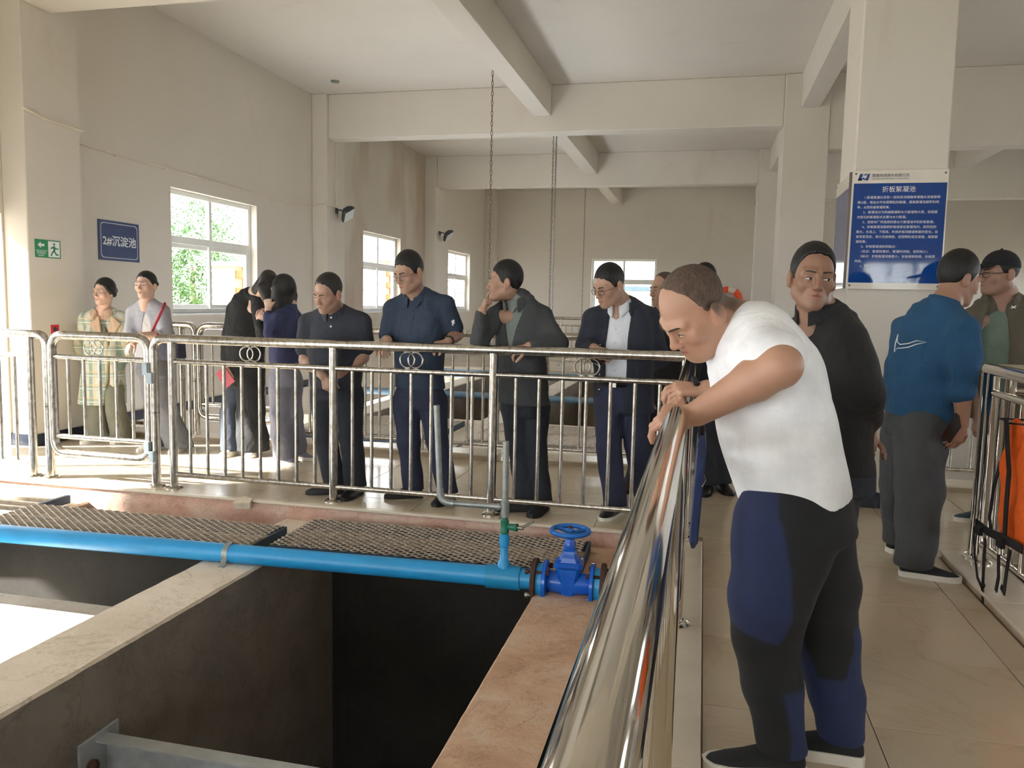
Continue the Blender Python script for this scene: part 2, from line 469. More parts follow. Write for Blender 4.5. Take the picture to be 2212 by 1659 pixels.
# end wall below the platform edge with the broken lip
mb = MB(); n = 120; v = []; f = []
rnd = random.Random(3)
for i in range(n+1):
    x = XL+(-.25-XL)*i/n
    dy = [rnd.uniform(-.003, .003) for _ in range(4)]
    bite = .010 if -2.95 < x < -2.70 else 0.
    v += [(x, 4.925+dy[0]+bite*.5, -.012), (x, 4.918+dy[1]+bite, -.05), (x, 4.915+dy[2]+bite, -.10), (x, 4.92+dy[3], -.22), (x, 4.92, -2.6)]
for i in range(n):
    for k in range(4): f.append((i*5+k, i*5+k+1, (i+1)*5+k+1, (i+1)*5+k))
mb.add(v, f)
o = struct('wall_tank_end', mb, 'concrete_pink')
o.data.materials.append(MATS['tank_wet_shade'])
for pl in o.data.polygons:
    if pl.center.z < -.3: pl.material_index = 1  # lower wall carries the pit shade in its colour
mb.v, mb.f = [], []
struct('trim_platform_edge', MB().bbox((XL, 4.905, -.02), (-.25, 4.945, -.001), .004), 'kerb_marble')
M = Matrix.Translation((-3.07, 4.88, -.045)) @ Matrix.Rotation(.5, 4, 'Z') @ Matrix.Rotation(.35, 4, 'X')
chunk = part('concrete_chunk', MB().prism([(-.06, -.03), (.05, -.035), (.065, .02), (.01, .05), (-.05, .035)], .05, M), 'concrete', None)
tag(chunk, 'broken lump of concrete sticking out of the platform edge', 'concrete lump')
struct('floor_tank', MB().box((XL, YB, -2.75), (-.25, 4.95, -2.6)), 'tank_wall')
struct('wall_tank_back', MB().box((XL, -4.7, -2.6), (-.25, -4.5, ZT)), 'tank_wall')
struct('wall_tank_baffle', MB().bbox((XL, 4.04, -.50), (-2.77, 4.14, ZT-.005), .006), 'tank_wet_shade')  # baffle's shade is put into its dark colour
struct('floor_channel', MB().box((XL, 1.2, -.70), (-2.77, 4.915, -.60)), 'tank_channel')
sb = empty('steel_channel_beam', (-2.41, 2.76, -.5), 'grey steel channel beam spanning the dark pit at the bottom edge', 'steel beam')
part('web', MB().box((-2.41, 2.752, -.62), (-.81, 2.76, -.455)), 'steel_channel', sb)
part('flange', MB().box((-2.41, 2.69, -.463), (-.81, 2.752, -.455)), 'steel_channel', sb)
part('flange', MB().box((-2.41, 2.69, -.62), (-.81, 2.752, -.612)), 'steel_channel', sb)
part('end_plate', MB().bbox((-2.409, 2.60, -.66), (-2.395, 2.83, -.43), .003), 'steel_channel', sb)
part('bolt', MB().lathe([(.03, 0), (.03, .018), (.015, .03)], (-2.395, 2.66, -.55), (1, 0, 0), 8), 'flange_rust', sb)

# ---- second tank behind the platform
for nm, (a, b) in zip(('left', 'middle', 'right'), WALLX):
    tank_wall('wall_second_tank_'+nm, (a, 7.0, -2.2), (b, 16.9, ZT), 'tank_channel')
struct('floor_second_tank', MB().box((XL, 6.9, -2.3), (-.25, YF, -2.2)), 'tank_wall')
struct('wall_second_tank_cross', MB().bbox((XL, 10.3, -1.5), (-.455, 10.6, -.22), .01), 'concrete')
struct('wall_second_tank_side', MB().box((-.455, 7.06, -2.2), (-.25, YF, -.1)), 'concrete_brown')
struct('floor_far_platform', MB().bbox((XL, 16.9, -2.2), (-.25, YF, 0), .01), 'floor_tile')
# right tank (beyond the right railing)
struct('floor_right_tank', MB().box((1.70, YB, -.9), (XR, 4.94, -.85)), 'tank_wall')
struct('floor_right_back', MB().box((1.62, 6.9, -.6), (XR, YF, -.5)), 'corrugated')
# ================================================================== windows
def window(n, axis, pos, a0, a1, z0, z1, inward, split=.44):
    """sliding window: two fixed lights above a transom, two sashes below; set in the wall thickness"""
    root = empty('window_%d' % n, (pos, a0, z0) if axis == 'X' else (a0, pos, z0), kind='structure')
    o = pos-inward*.17
    def bx(p0, p1, q0, q1, d0, d1, b=.004):
        lo, hi = (min(o+inward*d0, o+inward*d1), p0, q0), (max(o+inward*d0, o+inward*d1), p1, q1)
        if axis == 'Y': lo, hi = (p0, lo[0], q0), (p1, hi[0], q1)
        return MB().bbox(lo, hi, b)
    f = .06
    part('frame_jamb', bx(a0, a0+f, z0, z1, 0, .07), 'upvc', root)
    part('frame_jamb', bx(a1-f, a1, z0, z1, 0, .07), 'upvc', root)
    part('frame_head', bx(a0+f, a1-f, z1-f, z1, 0, .07), 'upvc', root)
    part('frame_sill', bx(a0+f, a1-f, z0, z0+f, 0, .08), 'upvc', root)
    zt = z1-(z1-z0)*split+.06; c = (a0+a1)/2
    part('transom', bx(a0+f, a1-f, zt-.045, zt+.045, 0, .07), 'upvc', root)
    part('mullion', bx(c-.03, c+.03, zt+.045, z1-f, .005, .065), 'upvc', root)
    for s in (0, 1):
        p0 = a0+f if s == 0 else c-.04; p1 = c+.04 if s == 0 else a1-f; d = .004 if s == 0 else .036
        sash = part('sash', bx(p0, p0+.05, z0+f, zt-.045, d, d+.028), 'upvc', root)
        for q in (bx(p1-.05, p1, z0+f, zt-.045, d, d+.028), bx(p0+.05, p1-.05, z0+f, z0+f+.05, d, d+.028), bx(p0+.05, p1-.05, zt-.095, zt-.045, d, d+.028)):
            part('sash_rail', q, 'upvc', root)
        part('pane', bx(p0+.05, p1-.05, z0+f+.05, zt-.095, d+.012, d+.016, .0005), 'glass', root)
    part('pane', bx(a0+f, c-.03, zt+.045, z1-f, .03, .034, .0005), 'glass', root)
    part('pane', bx(c+.03, a1-f, zt+.045, z1-f, .03, .034, .0005), 'glass', root)
    part('sill_board', bx(a0-.02, a1+.02, z0-.02, z0, -.05, .19), 'upvc', root)
    # portal for the daylight
    ce = ((pos-inward*.26), c, (z0+z1)/2); sz = (a1-a0, z1-z0)
    if axis == 'X': portal(ce, (0, -inward*math.pi/2, 0), sz[1], sz[0])
    else: portal((c, pos-inward*.26, (z0+z1)/2), (inward*math.pi/2, 0, 0), sz[0], sz[1])
k = 1
for a, b in W1: window(k, 'X', XL, a, b, WZ0, WZ1, 1); k += 1
window(k, 'X', XL, LEFTW_NEAR[0][0], LEFTW_NEAR[0][1], LEFTW_NEAR[0][2], LEFTW_NEAR[0][3], 1); k += 1
for a, b in FARW: window(k, 'Y', YF, a, b, WZ0, 2.72, -1); k += 1
for a, b in BACKW: window(k, 'Y', YB, a, b, .95 if a > 0 else .5, 2.46 if a > 0 else 2.8, 1); k += 1
for a, b, z0_, z1_ in ((-.4, 4.2, 1.0, 2.7), (7.4, 11.2, 1.0, 2.7), (13.0, 16.6, 1.0, 2.7), (18.4, 22.0, 1.0, 2.7)): window(k, 'X', XR, a, b, z0_, z1_, -1); k += 1  # added out-of-view windows, there only to light the opposite wall
portal((XL-T-.02, (SUN_OPENING[0]+SUN_OPENING[1])/2, (SUN_OPENING[2]+SUN_OPENING[3])/2), (0, -math.pi/2, 0), SUN_OPENING[3]-SUN_OPENING[2], SUN_OPENING[1]-SUN_OPENING[0])
portal((XL-T-.02, (DOOR[0]+DOOR[1])/2, DOOR[2]/2), (0, -math.pi/2, 0), DOOR[2], DOOR[1]-DOOR[0])

# ---- what stands outside
struct('ground_outside', MB().box((-60, -60, -.6), (XL-T, 80, -.5)).box((XR+T, -60, -.6), (60, 80, -.5)).box((XL-T, -60, -.6), (XR+T, YB-T, -.5)).box((XL-T, YF+T, -.6), (XR+T, 80, -.5)), 'ground_out')
def bricks(root, x, y0, y1, z0, z1, bl=.52, bh=.19):
    me = MB().bbox((0, 0, 0), (.06, bl-.02, bh-.02), .006).mesh('brick', 'brick_orange')
    r = 0; z = z0
    while z < z1-.02:
        y = y0-(bl/2 if r % 2 else 0)
        while y < y1:
            if y >= y0-.01 and y+bl <= y1+.01: link('brick', me, root, Vector((x, y, z))-parent_world(root))
            y += bl
        z += bh; r += 1
def brick_house(loc, size, face_y, label, rows):
    root = empty('brick_outbuilding', loc, label, 'building')
    x, y, z = loc
    part('body', MB().box((x-.6, y, -.5), (x, y+size[0], size[1])), 'brick_mortar', root)
    part('roof', MB().bbox((x-.7, y-.05, size[1]), (x+.1, y+size[0]+.05, size[1]+.1), .02), 'house_white', root)
    bricks(root, x, y+.02, y+size[0]-.02, rows[0], rows[1])
    return root
brick_house((-10.6, 15.85, -.5), (1.06, 2.1), 0, 'orange brick outbuilding seen through the nearest left window', (.7, 2.1))
brick_house((-11.0, 24.4, -.5), (1.06, 2.7), 0, 'orange brick outbuilding seen through the middle left window', (.7, 2.5))
def leaf_cloud(n, c, r, seed, size=.045):
    rnd = np.random.RandomState(seed); mb = MB()
    u = rnd.normal(size=(n, 3)); u /= np.linalg.norm(u, axis=1)[:, None]
    rad = rnd.uniform(.45, 1., n)**.6
    lump = 1+.25*np.sin(3*u[:, 0]*2+seed)+.2*np.sin(5*u[:, 1]+2*seed)
    P_ = np.array(c)+u*np.array(r)*(rad*lump)[:, None]
    v = []; f = []
    for i, p in enumerate(P_):
        a = rnd.normal(size=3); a /= np.linalg.norm(a); b = np.cross(a, rnd.normal(size=3)); b /= np.linalg.norm(b)
        s = size*rnd.uniform(.6, 1.3)
        o = len(v); v += [p-a*s, p+b*s*.45, p+a*s, p-b*s*.45]; f.append((o, o+1, o+2, o+3))
    mb.add(v, f); return mb
def tree(loc, r, h, label, mat, seed, n=6000):
    root = empty('garden_tree', loc, label, 'tree')
    x, y, z = loc
    part('trunk', MB().tube([(x, y, z), (x+.05, y, z+h*.45), (x-.03, y+.05, z+h*.8)], [.13, .1, .05], 8), 'bark', root, True)
    o = part('foliage', leaf_cloud(n, (x, y, z+h), r, seed), mat, root); o['kind'] = 'stuff'
    return root
tree((-12.6, 17.2, -.5), (.9, 1.0, 1.5), 2.4, 'pale green bushy tree outside the nearest left window', 'foliage', 3)
tree((-17.2, 22.8, -.5), (2.2, 2.4, 2.3), 3.6, 'tall dark green tree behind the brick outbuilding', 'foliage', 5)
tree((-17.5, 31.5, -.5), (2.4, 2.4, 2.4), 3.6, 'rounded tree outside the middle left window', 'foliage_light', 8)
tree((-12.5, 37.5, -.5), (2, 2, 2), 2.6, 'small tree outside the farthest left window', 'foliage', 11)
for i, (x, y, z, lb) in enumerate(((4.4, -10.5, -.5, 'leafy tree mirrored in the blue notice board'), (8.4, -11.5, -.5, 'second leafy tree mirrored in the blue notice board, further right'))):
    tree((x, y, z), (1.8, 1.6, 1.7), 2.9, lb, 'foliage', 20+i, 4000)
hs = empty('white_house', (-4, 30, -.5), 'pale low house outside the far end window', 'building')
part('body', MB().box((-5.5, 29, -.5), (1.5, 33, 1.95)), 'house_white', hs)
part('roof', MB().prism([(-5.9, 1.95), (1.9, 1.95), (1.9, 2.1), (-5.9, 2.1)], 5, Matrix.Translation((0, 33.4, 0)) @ Matrix.Rotation(math.pi/2, 4, 'X')), 'grate_frame', hs)

# ================================================================== railings
RT, RP = .033, .030
def railing(name, p0, p1, posts, label, balusters=None, rings=True, mat='stainless', top=1.131, ends=(False, False), foot=0., base=True, group=None, nb=None):
    """posts = positions along the run; one baluster row per bay"""
    p0 = np.array(p0, float); p1 = np.array(p1, float); L = np.linalg.norm(p1-p0); d = (p1-p0)/L
    root = empty(name, tuple(p0+np.array([0, 0, foot])), label, 'railing', group)
    Q = lambda t, z: p0+d*t+np.array([0, 0, z+foot])
    path = [Q(0, top-RT)] + [Q(L, top-RT)]
    if ends[0]: path = [Q(0, .55)]+path
    if ends[1]: path = path+[Q(L, .55)]
    part('top_rail', MB().tube(fillet(path, .09), RT, 14), mat, root, True)
    for k, t in enumerate(posts):
        zt = top-RT*1.6
        if (ends[0] and abs(t) < .01) or (ends[1] and abs(t-L) < .01): zt = .56
        po = part('post', MB().tube([Q(t, 0), Q(t, zt)], RP if zt > .6 else RT, 14), mat, root, True)
        if base: part('base_flange', MB().lathe([(.062, 0), (.062, .006), (.05, .016), (.034, .02)], Q(t, 0), (0, 0, 1), 18), mat, po, True)
    me = None
    for i, (a, b) in enumerate(zip(posts[:-1], posts[1:])):
        if b-a < .3: continue
        part('mid_rail', MB().tube([Q(a+.02, .935), Q(b-.02, .935)], .0195, 10), mat, root, True)
        part('bottom_rail', MB().tube([Q(a+.02, .105), Q(b-.02, .105)], .0195, 10), mat, root, True)
        n = nb[i] if nb else max(1, int(round((b-a)/.142))-1)
        if me is None:
            me = MB().tube([(0, 0, .115), (0, 0, .925)], .0125, 10).mesh('baluster', mat, True)
        for k in range(n):
            link('baluster', me, root, Vector(d*(a+(b-a)*(k+1)/(n+1))))
        if rings:
            c = (a+b)/2; nrm = np.cross(d, (0, 0, 1))
            for s in (-1, 1):
                part('ring', MB().ring(Q(c+s*.029, 1.0105), .0515, .0055, nrm, 26, 7), mat, root, True)
    return root
YR = 5.04
def fence_row(y, who, g, foot=0.):
    railing('railing', (-6.0, y, 0), (-4.81, y, 0), [0.02, 1.035, 1.19], 'steel railing stub left of the gate, '+who, ends=(False, True), nb=[6, 0], rings=False, foot=foot)
    railing('railing', (-3.88, y, 0), (-.075, y, 0), [0, .15, 1.42, 2.56, 3.79], 'long steel railing with ring ornaments, '+who, ends=(True, False), nb=[0, 8, 7, 7], foot=foot)
    gx0, gx1 = -4.765, -3.925
    gate = empty('railing_gate', (gx1, y, foot), 'hinged steel gate with a double ring ornament, '+who, 'gate')
    Q = lambda x, z: (x, y, z+foot)
    c = .09
    loop = fillet([Q((gx0+gx1)/2, .2), Q(gx0, .2), Q(gx0, 1.098), Q(gx1, 1.098), Q(gx1, .2), Q((gx0+gx1)/2, .2)], .11)[:-1]
    part('gate_frame', MB().tube(loop, .034, 14, closed=True), 'stainless', gate, True)
    part('mid_rail', MB().tube([Q(gx0, .935), Q(gx1, .935)], .0195, 10), 'stainless', gate, True)
    part('bottom_rail', MB().tube([Q(gx0, .33), Q(gx1, .33)], .0195, 10), 'stainless', gate, True)
    for k in range(5):
        x = gx0+(gx1-gx0)*(k+1)/6
        part('baluster', MB().tube([Q(x, .34), Q(x, .925)], .0125, 10), 'stainless', gate, True)
    for s in (-1, 1): part('ring', MB().ring(Q((gx0+gx1)/2-.05+s*.03, 1.012), .052, .0055, (0, 1, 0), 26, 7), 'stainless', gate, True)
    for z in (.80, .22):
        h = part('hinge', MB().bbox((gx1-.02, y-.05, z+foot+.03), (gx1+.022, y-.03, z+foot+.12), .003), 'hinge_grey', gate)
        part('hinge_leaf', MB().bbox((gx1+.018, y-.052, z+foot-.03), (gx1+.06, y-.028, z+foot+.05), .003), 'hinge_grey', h)
fence_row(YR, 'front of the walkway', 1)
fence_row(6.86, 'behind the walkway', 2, foot=.03)
railing('railing', (-.060, 5.04, .035), (-.060, -1.9, .035), [0, .32, 1.62, 2.92, 4.22, 5.52, 6.8], 'polished steel railing running along the corridor towards the viewer', mat='stainless_polished', top=1.093, rings=False)
railing('railing', (1.53, 4.84, .045), (1.53, .9, .045), [0, .1, 1.35, 2.6, 3.85], 'polished steel railing right of the corridor where the life vest hangs', mat='stainless_polished', top=1.09)
railing('railing', (1.56, 4.88, .045), (4.2, 4.88, .045), [.1, 1.35, 2.6], 'steel railing leading off to the right behind the life vest', mat='stainless_polished', top=1.085)
railing('railing', (1.63, 6.93, .055), (4.0, 6.93, .055), [.05, 1.2, 2.3], 'steel railing beyond the square column on the right', top=1.09)
railing('railing', (-4.6, 18.2, 0), (-.3, 18.2, 0), [0, 1.4, 2.8, 4.25], 'distant steel railing in front of the end wall')
railing('railing', (-.16, 18.2, 0), (-.16, 7.1, 0), [0, 2.2, 4.4, 6.6, 8.8, 11.05], 'steel railing along the far stretch of the corridor', rings=False)
rp = part('handrail_ramp', MB().bbox((-.1, 0, 0), (.1, 3.4, .12), .01, Matrix.Translation((-3.05, 12.4, .35)) @ Matrix.Rotation(-.5, 4, 'Z') @ Matrix.Rotation(.09, 4, 'X')), 'concrete', None)
tag(rp, 'pale sloping concrete channel rising behind the second tank', 'channel')

# ================================================================== blue pipe with valve
PA = np.array([-5.9, 3.85, -.065]); PB = np.array([-.35, 4.085, -.065]); pd_ = (PB-PA)/np.linalg.norm(PB-PA)
PX = lambda x: PA+pd_*((x-PA[0])/pd_[0])
PR = .054
pr = empty('water_pipe', tuple(PX(-.35)), 'long bright blue plastic water pipe lying across the tank walls', 'pipe')
part('pipe', MB().tube([PX(-5.9), PX(-.80)], PR, 24), 'pipe_blue', pr, True)
part('pipe', MB().tube([PX(-.47), PX(-.12)], PR*.94, 24), 'pipe_blue', pr, True)
part('coupling', MB().lathe([(PR*1.0, -.095), (PR*1.19, -.093), (PR*1.19, .093), (PR*1.0, .095)], PX(-.985), pd_, 28), 'pipe_joint_blue', pr, True)
part('branch', MB().lathe([(.034, .03), (.034, .085), (.024, .097), (.0205, .17), (.027, .175), (.027, .23), (.016, .24)], PX(-.985), (0, 0, 1), 18), 'pipe_blue', pr, True)
cl = PX(-2.60)
mb = MB()
pts = [cl+np.array([0, -.11, -.062]), cl+np.array([0, -.072, -.05])]+[cl+np.array([0, -(PR+.003)*math.cos(a), (PR+.003)*math.sin(a)]) for a in np.linspace(-.4, math.pi, 12)]
wv = pd_*.017; v = []; f = []
for p in pts: v += [p-wv, p+wv, p+wv*1+np.array([0, 0, .002]), p-wv+np.array([0, 0, .002])]
for i in range(len(pts)-1):
    for q in range(4): f.append((i*4+q, i*4+(q+1) % 4, (i+1)*4+(q+1) % 4, (i+1)*4+q))
strap = part('pipe_clamp', MB().add(v, f), 'galvanised', None, True)
tag(strap, 'thin bent metal strap holding the blue pipe on the concrete wall', 'pipe clamp')
# green tap with the grey riser pipes
tp = PX(-.985)+np.array([0, 0, .23]); tz = lambda dz, dx=0.: tp+np.array([dx, 0, dz])
tap = empty('branch_tap', tuple(tp), 'small green tap on top of the blue branch pipe', 'tap')
part('body', MB().lathe([(.018, 0), (.018, .012), (.024, .015), (.024, .035), (.021, .045), (.024, .08), (.019, .085), (.018, .1)], tp, (0, 0, 1), 12), 'valve_green', tap, True)
part('bonnet', MB().lathe([(.018, .02), (.018, .055), (.022, .058), (.022, .072)], tz(.05), (1, -.1, 0), 12), 'valve_green', tap, True)
part('stem', MB().lathe([(.01, .07), (.01, .105)], tz(.05), (1, -.1, 0), 10), 'brass_grey', tap, True)
part('handle', MB().bbox((-.008, -.006, 0), (.008, .006, .075), .003, Matrix.Translation(tuple(tz(.05, .095))) @ Matrix.Rotation(1.0, 4, 'Y')), 'brass_grey', tap)
rz = tz(.1)
ris = empty('riser_pipe', tuple(rz), 'grey galvanised riser pipes standing on the green tap', 'pipe')
part('tee', MB().lathe([(.017, 0), (.017, .01), (.023, .012), (.023, .08), (.019, .084), (.019, .1)], rz, (0, 0, 1), 14), 'galvanised', ris, True)
part('upright', MB().tube([rz+np.array([0, 0, .08]), rz+np.array([-.002, 0, .41])], .0165, 14), 'galvanised', ris, True)
arm0 = rz+np.array([-.02, 0, .055]); arm1 = rz+np.array([-.33, -.01, .055])
part('arm', MB().tube([arm0, arm1], .0155, 14), 'galvanised', ris, True)
part('tee_collar', MB().lathe([(.021, -.05), (.021, -.026)], rz+np.array([0, 0, .055]), (1, 0, 0), 12), 'galvanised', ris, True)
part('elbow', MB().tube(fillet([arm1+np.array([.05, 0, 0]), arm1+np.array([-.03, 0, 0]), arm1+np.array([-.032, 0, .08])], .06), .0205, 14), 'galvanised', ris, True)
part('upright', MB().tube([arm1+np.array([-.032, 0, .05]), arm1+np.array([-.058, 0, .53])], .0165, 14), 'galvanised', ris, True)
# gate valve
vc = PX(-.632); vz = lambda dx, dz, dy=0.: vc+pd_*dx+np.array([0, dy, dz])
val = empty('gate_valve', tuple(vc-np.array([0, 0, .054])), 'glossy blue gate valve with handwheel at the end of the pipe', 'valve')
part('barrel', MB().lathe([(.05, -.135), (.055, -.10), (.062, -.03), (.062, .03), (.055, .10), (.05, .135)], vc, pd_, 26), 'valve_blue', val, True)
for s in (-1, 1):
    part('flange', MB().lathe([(.108, -.011), (.112, -.008), (.112, .008), (.108, .011)], vz(s*.125, 0), pd_, 30), 'valve_blue', val, True)
    r_ = part('backing_flange', MB().lathe([(.112, -.013), (.116, -.01), (.116, .01), (.112, .013)], vz(s*.182, 0), pd_, 30), 'flange_rust', val, True)
    part('stub_end', MB().lathe([(.088, -.02), (.09, .02)], vz(s*.155, 0), pd_, 26), 'pipe_blue', val, True)
    for k in range(4):
        a = math.pi/4+k*math.pi/2
        o3 = np.array([0, math.cos(a)*.09, math.sin(a)*.09])
        part('bolt', MB().lathe([(.015, s*.098-.0), (.015, s*.112), (.009, s*.113), (.009, s*.205), (.015, s*.206), (.015, s*.222)], vc+o3, pd_, 8), 'flange_rust' if k != 2 else 'brass_grey', val)
def obox(sections, M):
    """lofted rectangular body: sections (z, half x, half y)"""
    mb = MB(); v = []; f = []
    for z, a, b in sections:
        ch = min(a, b)*.3
        for x, y in ((-a+ch, -b), (a-ch, -b), (a, -b+ch), (a, b-ch), (a-ch, b), (-a+ch, b), (-a, b-ch), (-a, -b+ch)): v.append(tuple(M @ Vector((x, y, z))))
    for i in range(len(sections)-1):
        for k in range(8): f.append((i*8+k, i*8+(k+1) % 8, (i+1)*8+(k+1) % 8, (i+1)*8+k))
    f.append(tuple(range(7, -1, -1))); f.append(tuple((len(sections)-1)*8+k for k in range(8)))
    return mb.add(v, f)
MV = Matrix.Translation(tuple(vc)) @ Matrix.Rotation(math.atan2(pd_[1], pd_[0]), 4, 'Z')
part('body', obox([(-.055, .035, .05), (.0, .045, .062), (.06, .058, .066), (.10, .066, .066)], MV), 'valve_blue', val)
part('bonnet', obox([(.09, .074, .066), (.12, .074, .066), (.122, .056, .052), (.145, .047, .045), (.165, .038, .038), (.178, .036, .034), (.187, .028, .026), (.205, .026, .024)], MV), 'valve_blue', val)
part('gland', MB().lathe([(.031, .19), (.033, .214), (.026, .226), (.024, .24), (.016, .246)], vc, (0, 0, 1), 16), 'valve_blue', val, True)
part('stem', MB().lathe([(.010, .24), (.010, .292)], vc, (0, 0, 1), 10), 'galvanised', val, True)
for k in range(4):
    a = math.pi/4+k*math.pi/2
    part('bonnet_bolt', MB().lathe([(.012, .12), (.012, .134)], vc+pd_*(.062*math.cos(a)*1.0)+np.array([0, .055*math.sin(a), 0]), (0, 0, 1), 8), 'valve_blue', val)
hw = part('handwheel', MB().ring(vz(0, 0.282), .098, .0135, (0, 0, 1), 40, 10), 'wheel_blue', val, True)
for k in range(3):
    a = .5+k*2*math.pi/3
    part('spoke', MB().tube([vz(0, 0.272), vc+np.array([.098*math.cos(a), .098*math.sin(a), 0.282])], [.012, .010], 8), 'wheel_blue', hw, True)
part('hub', MB().lathe([(.02, .258), (.024, .263), (.024, .287), (.012, .298)], vc, (0, 0, 1), 14), 'wheel_blue', hw, True)
part('wheel_nut', MB().lathe([(.012, .297), (.012, .308)], vc, (0, 0, 1), 6), 'flange_rust', hw)

# ================================================================== gratings
def expanded(x0, x1, y0, y1, z, lx, ly, M):
    """expanded-metal mesh: diamonds lx by ly"""
    mb = MB(); w2, hz = .0028, .006
    nx = int((x1-x0)/lx)+1; v = []; f = []
    def strand(a, b):
        a = np.array(a); b = np.array(b); d = (b-a)/np.linalg.norm(b-a); n_ = np.array([-d[1], d[0]])*w2
        o = len(v)
        for p in (a, b):
            for q, zz in ((n_, 0), (-n_, .0), (-n_, hz), (n_, hz)): v.append(tuple(M @ Vector((p[0]+q[0], p[1]+q[1], z+zz))))
        f.extend([(o, o+1, o+5, o+4), (o+1, o+2, o+6, o+5), (o+2, o+3, o+7, o+6), (o+3, o, o+4, o+7)])
    ny = int((y1-y0)/ly)
    for j in range(ny):
        ya = y0+(y1-y0)*j/ny; yb = y0+(y1-y0)*(j+.5)/ny; yc = y0+(y1-y0)*(j+1)/ny
        for i in range(nx):
            xa = x0+lx*i
            for (p, q) in (((xa, ya), (xa+lx/2, yb)), ((xa+lx, ya), (xa+lx/2, yb)), ((xa+lx/2, yb), (xa, yc)), ((xa+lx/2, yb), (xa+lx, yc))):
                if p[0] <= x1 and q[0] <= x1: strand(p, q)
    return mb.add(v, f)
def grating(p, sx, sy, rot, h, label, hz=.065, nbar=1, lx=.066, ly=.046):
    M = Matrix.Translation(p) @ Matrix.Rotation(rot, 4, 'Z')
    root = empty('floor_grating', tuple(p), label, 'grating')
    bx = lambda lo, hi: MB().bbox(lo, hi, .002, M)
    part('frame_bar', bx((0, 0, -hz), (sx, .012, 0)), 'grate_frame', root)
    part('frame_bar', bx((0, sy-.012, -hz), (sx, sy, 0)), 'grate_frame', root)
    part('frame_bar', bx((0, .012, -hz), (.012, sy-.012, 0)), 'grate_frame', root)
    part('frame_bar', bx((sx-.012, .012, -hz), (sx, sy-.012, 0)), 'grate_frame', root)
    for k in range(nbar):
        y = sy*(k+1)/(nbar+1)
        part('cross_bar', bx((.012, y-.02, -.05), (sx-.012, y+.02, -.004)), 'kerb_side', root)
    o = part('expanded_mesh', expanded(.004, sx-.004, .004, sy-.004, .001, lx, ly, M), 'mesh_steel', root)
    o['kind'] = 'stuff'
    return root
grating((-2.45, 4.165, ZT+.066), 1.85, .60, .025, .06, 'expanded metal grating with dark frame between the grey wall and the blue valve')
grating((-4.44, 4.03, ZT+.068), 1.905, .49, .012, .06, 'expanded metal grating left of the pipe clamp, over the sunlit bay')
def slat_grate(x0, x1, y0, y1, z, label, n=5):
    root = empty('slatted_grate', (x0, y0, z), label, 'grating')
    part('frame_bar', MB().bbox((x0, y0, z-.06), (x0+.03, y1, z), .002), 'grate_frame', root)
    part('frame_bar', MB().bbox((x1-.03, y0, z-.06), (x1, y1, z), .002), 'grate_frame', root)
    for k in range(n):
        y = y0+(y1-y0-.03)*k/(n-1)
        part('slat', MB().bbox((x0+.03, y, z-.05), (x1-.03, y+.03, z), .002), 'mesh_steel', root)
slat_grate(-6.0, -4.42, 4.30, 4.80, ZT+.07, 'dark slatted steel grate at the far left beside the gate')
# gratings of the second tank
for x0, lb in ((-4.35, 'gratings of the second tank behind the woman in navy'), (-2.4, 'gratings of the second tank behind the man in the dark jacket')):
    grating((x0, 8.0, ZT+.07), 1.55, 1.35, 0, .06, 'expanded metal '+lb.replace('gratings', 'grating'), lx=.07, ly=.05)
slat_grate(-2.4, -.85, 7.35, 7.95, ZT+.06, 'slatted steel grate in the second tank behind the legs of the men', 6)
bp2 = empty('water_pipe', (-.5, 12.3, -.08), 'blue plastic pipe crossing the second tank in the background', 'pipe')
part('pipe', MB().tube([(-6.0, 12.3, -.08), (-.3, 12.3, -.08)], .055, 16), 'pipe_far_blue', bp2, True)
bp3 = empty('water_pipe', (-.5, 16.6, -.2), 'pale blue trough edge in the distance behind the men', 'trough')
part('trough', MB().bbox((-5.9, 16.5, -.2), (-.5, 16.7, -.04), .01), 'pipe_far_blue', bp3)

# ================================================================== signs
def on_plane(me, M): me.transform(M); return me
def board(name, M, w_, h_, mat, label, cat='sign', th=.012):
    """flat panel in its own plane: x right, y up, z towards the viewer; M places its lower left corner"""
    loc = M.translation
    root = empty(name, tuple(loc), label, cat)
    part('panel', MB().bbox((0, 0, 0), (w_, h_, th), .002, M), mat, root)
    return root
def put_text(root, M, s, x, y, size, mat, th=.0125, align='LEFT', bold=0., name='lettering', width=None):
    me = text_mesh(s, size, name, mat, align=align, bold=bold)
    if width and len(me.vertices):
        xs = [v.co.x for v in me.vertices]; k = width/(max(xs)-min(xs)); me.transform(Matrix.Diagonal((k, 1, 1, 1)))
    me.transform(Matrix.Translation(-Vector(parent_world(root))) @ M @ Matrix.Translation((x, y, th)))
    return link(name, me, root)
def flat(root, M, poly, mat, name, th=.0122, d=.0008):
    return part(name, MB().prism(poly, d, M @ Matrix.Translation((0, 0, th))), mat, root)
def rect(x0, y0, x1, y1): return [(x0, y0), (x1, y0), (x1, y1), (x0, y1)]
def facing_x(x, y, z):      # panel on a wall that faces +X ; its right edge lies further in +Y
    return Matrix(((0, 0, 1, x), (1, 0, 0, y), (0, 1, 0, z), (0, 0, 0, 1)))
def facing_my(x, y, z):     # panel on a face that looks towards -Y
    return Matrix(((1, 0, 0, x), (0, 0, -1, y), (0, 1, 0, z), (0, 0, 0, 1)))
def facing_mx(x, y, z):     # panel on a face that looks towards -X ; its right edge lies nearer (-Y)
    return Matrix(((0, 0, -1, x), (-1, 0, 0, y), (0, 1, 0, z), (0, 0, 0, 1)))
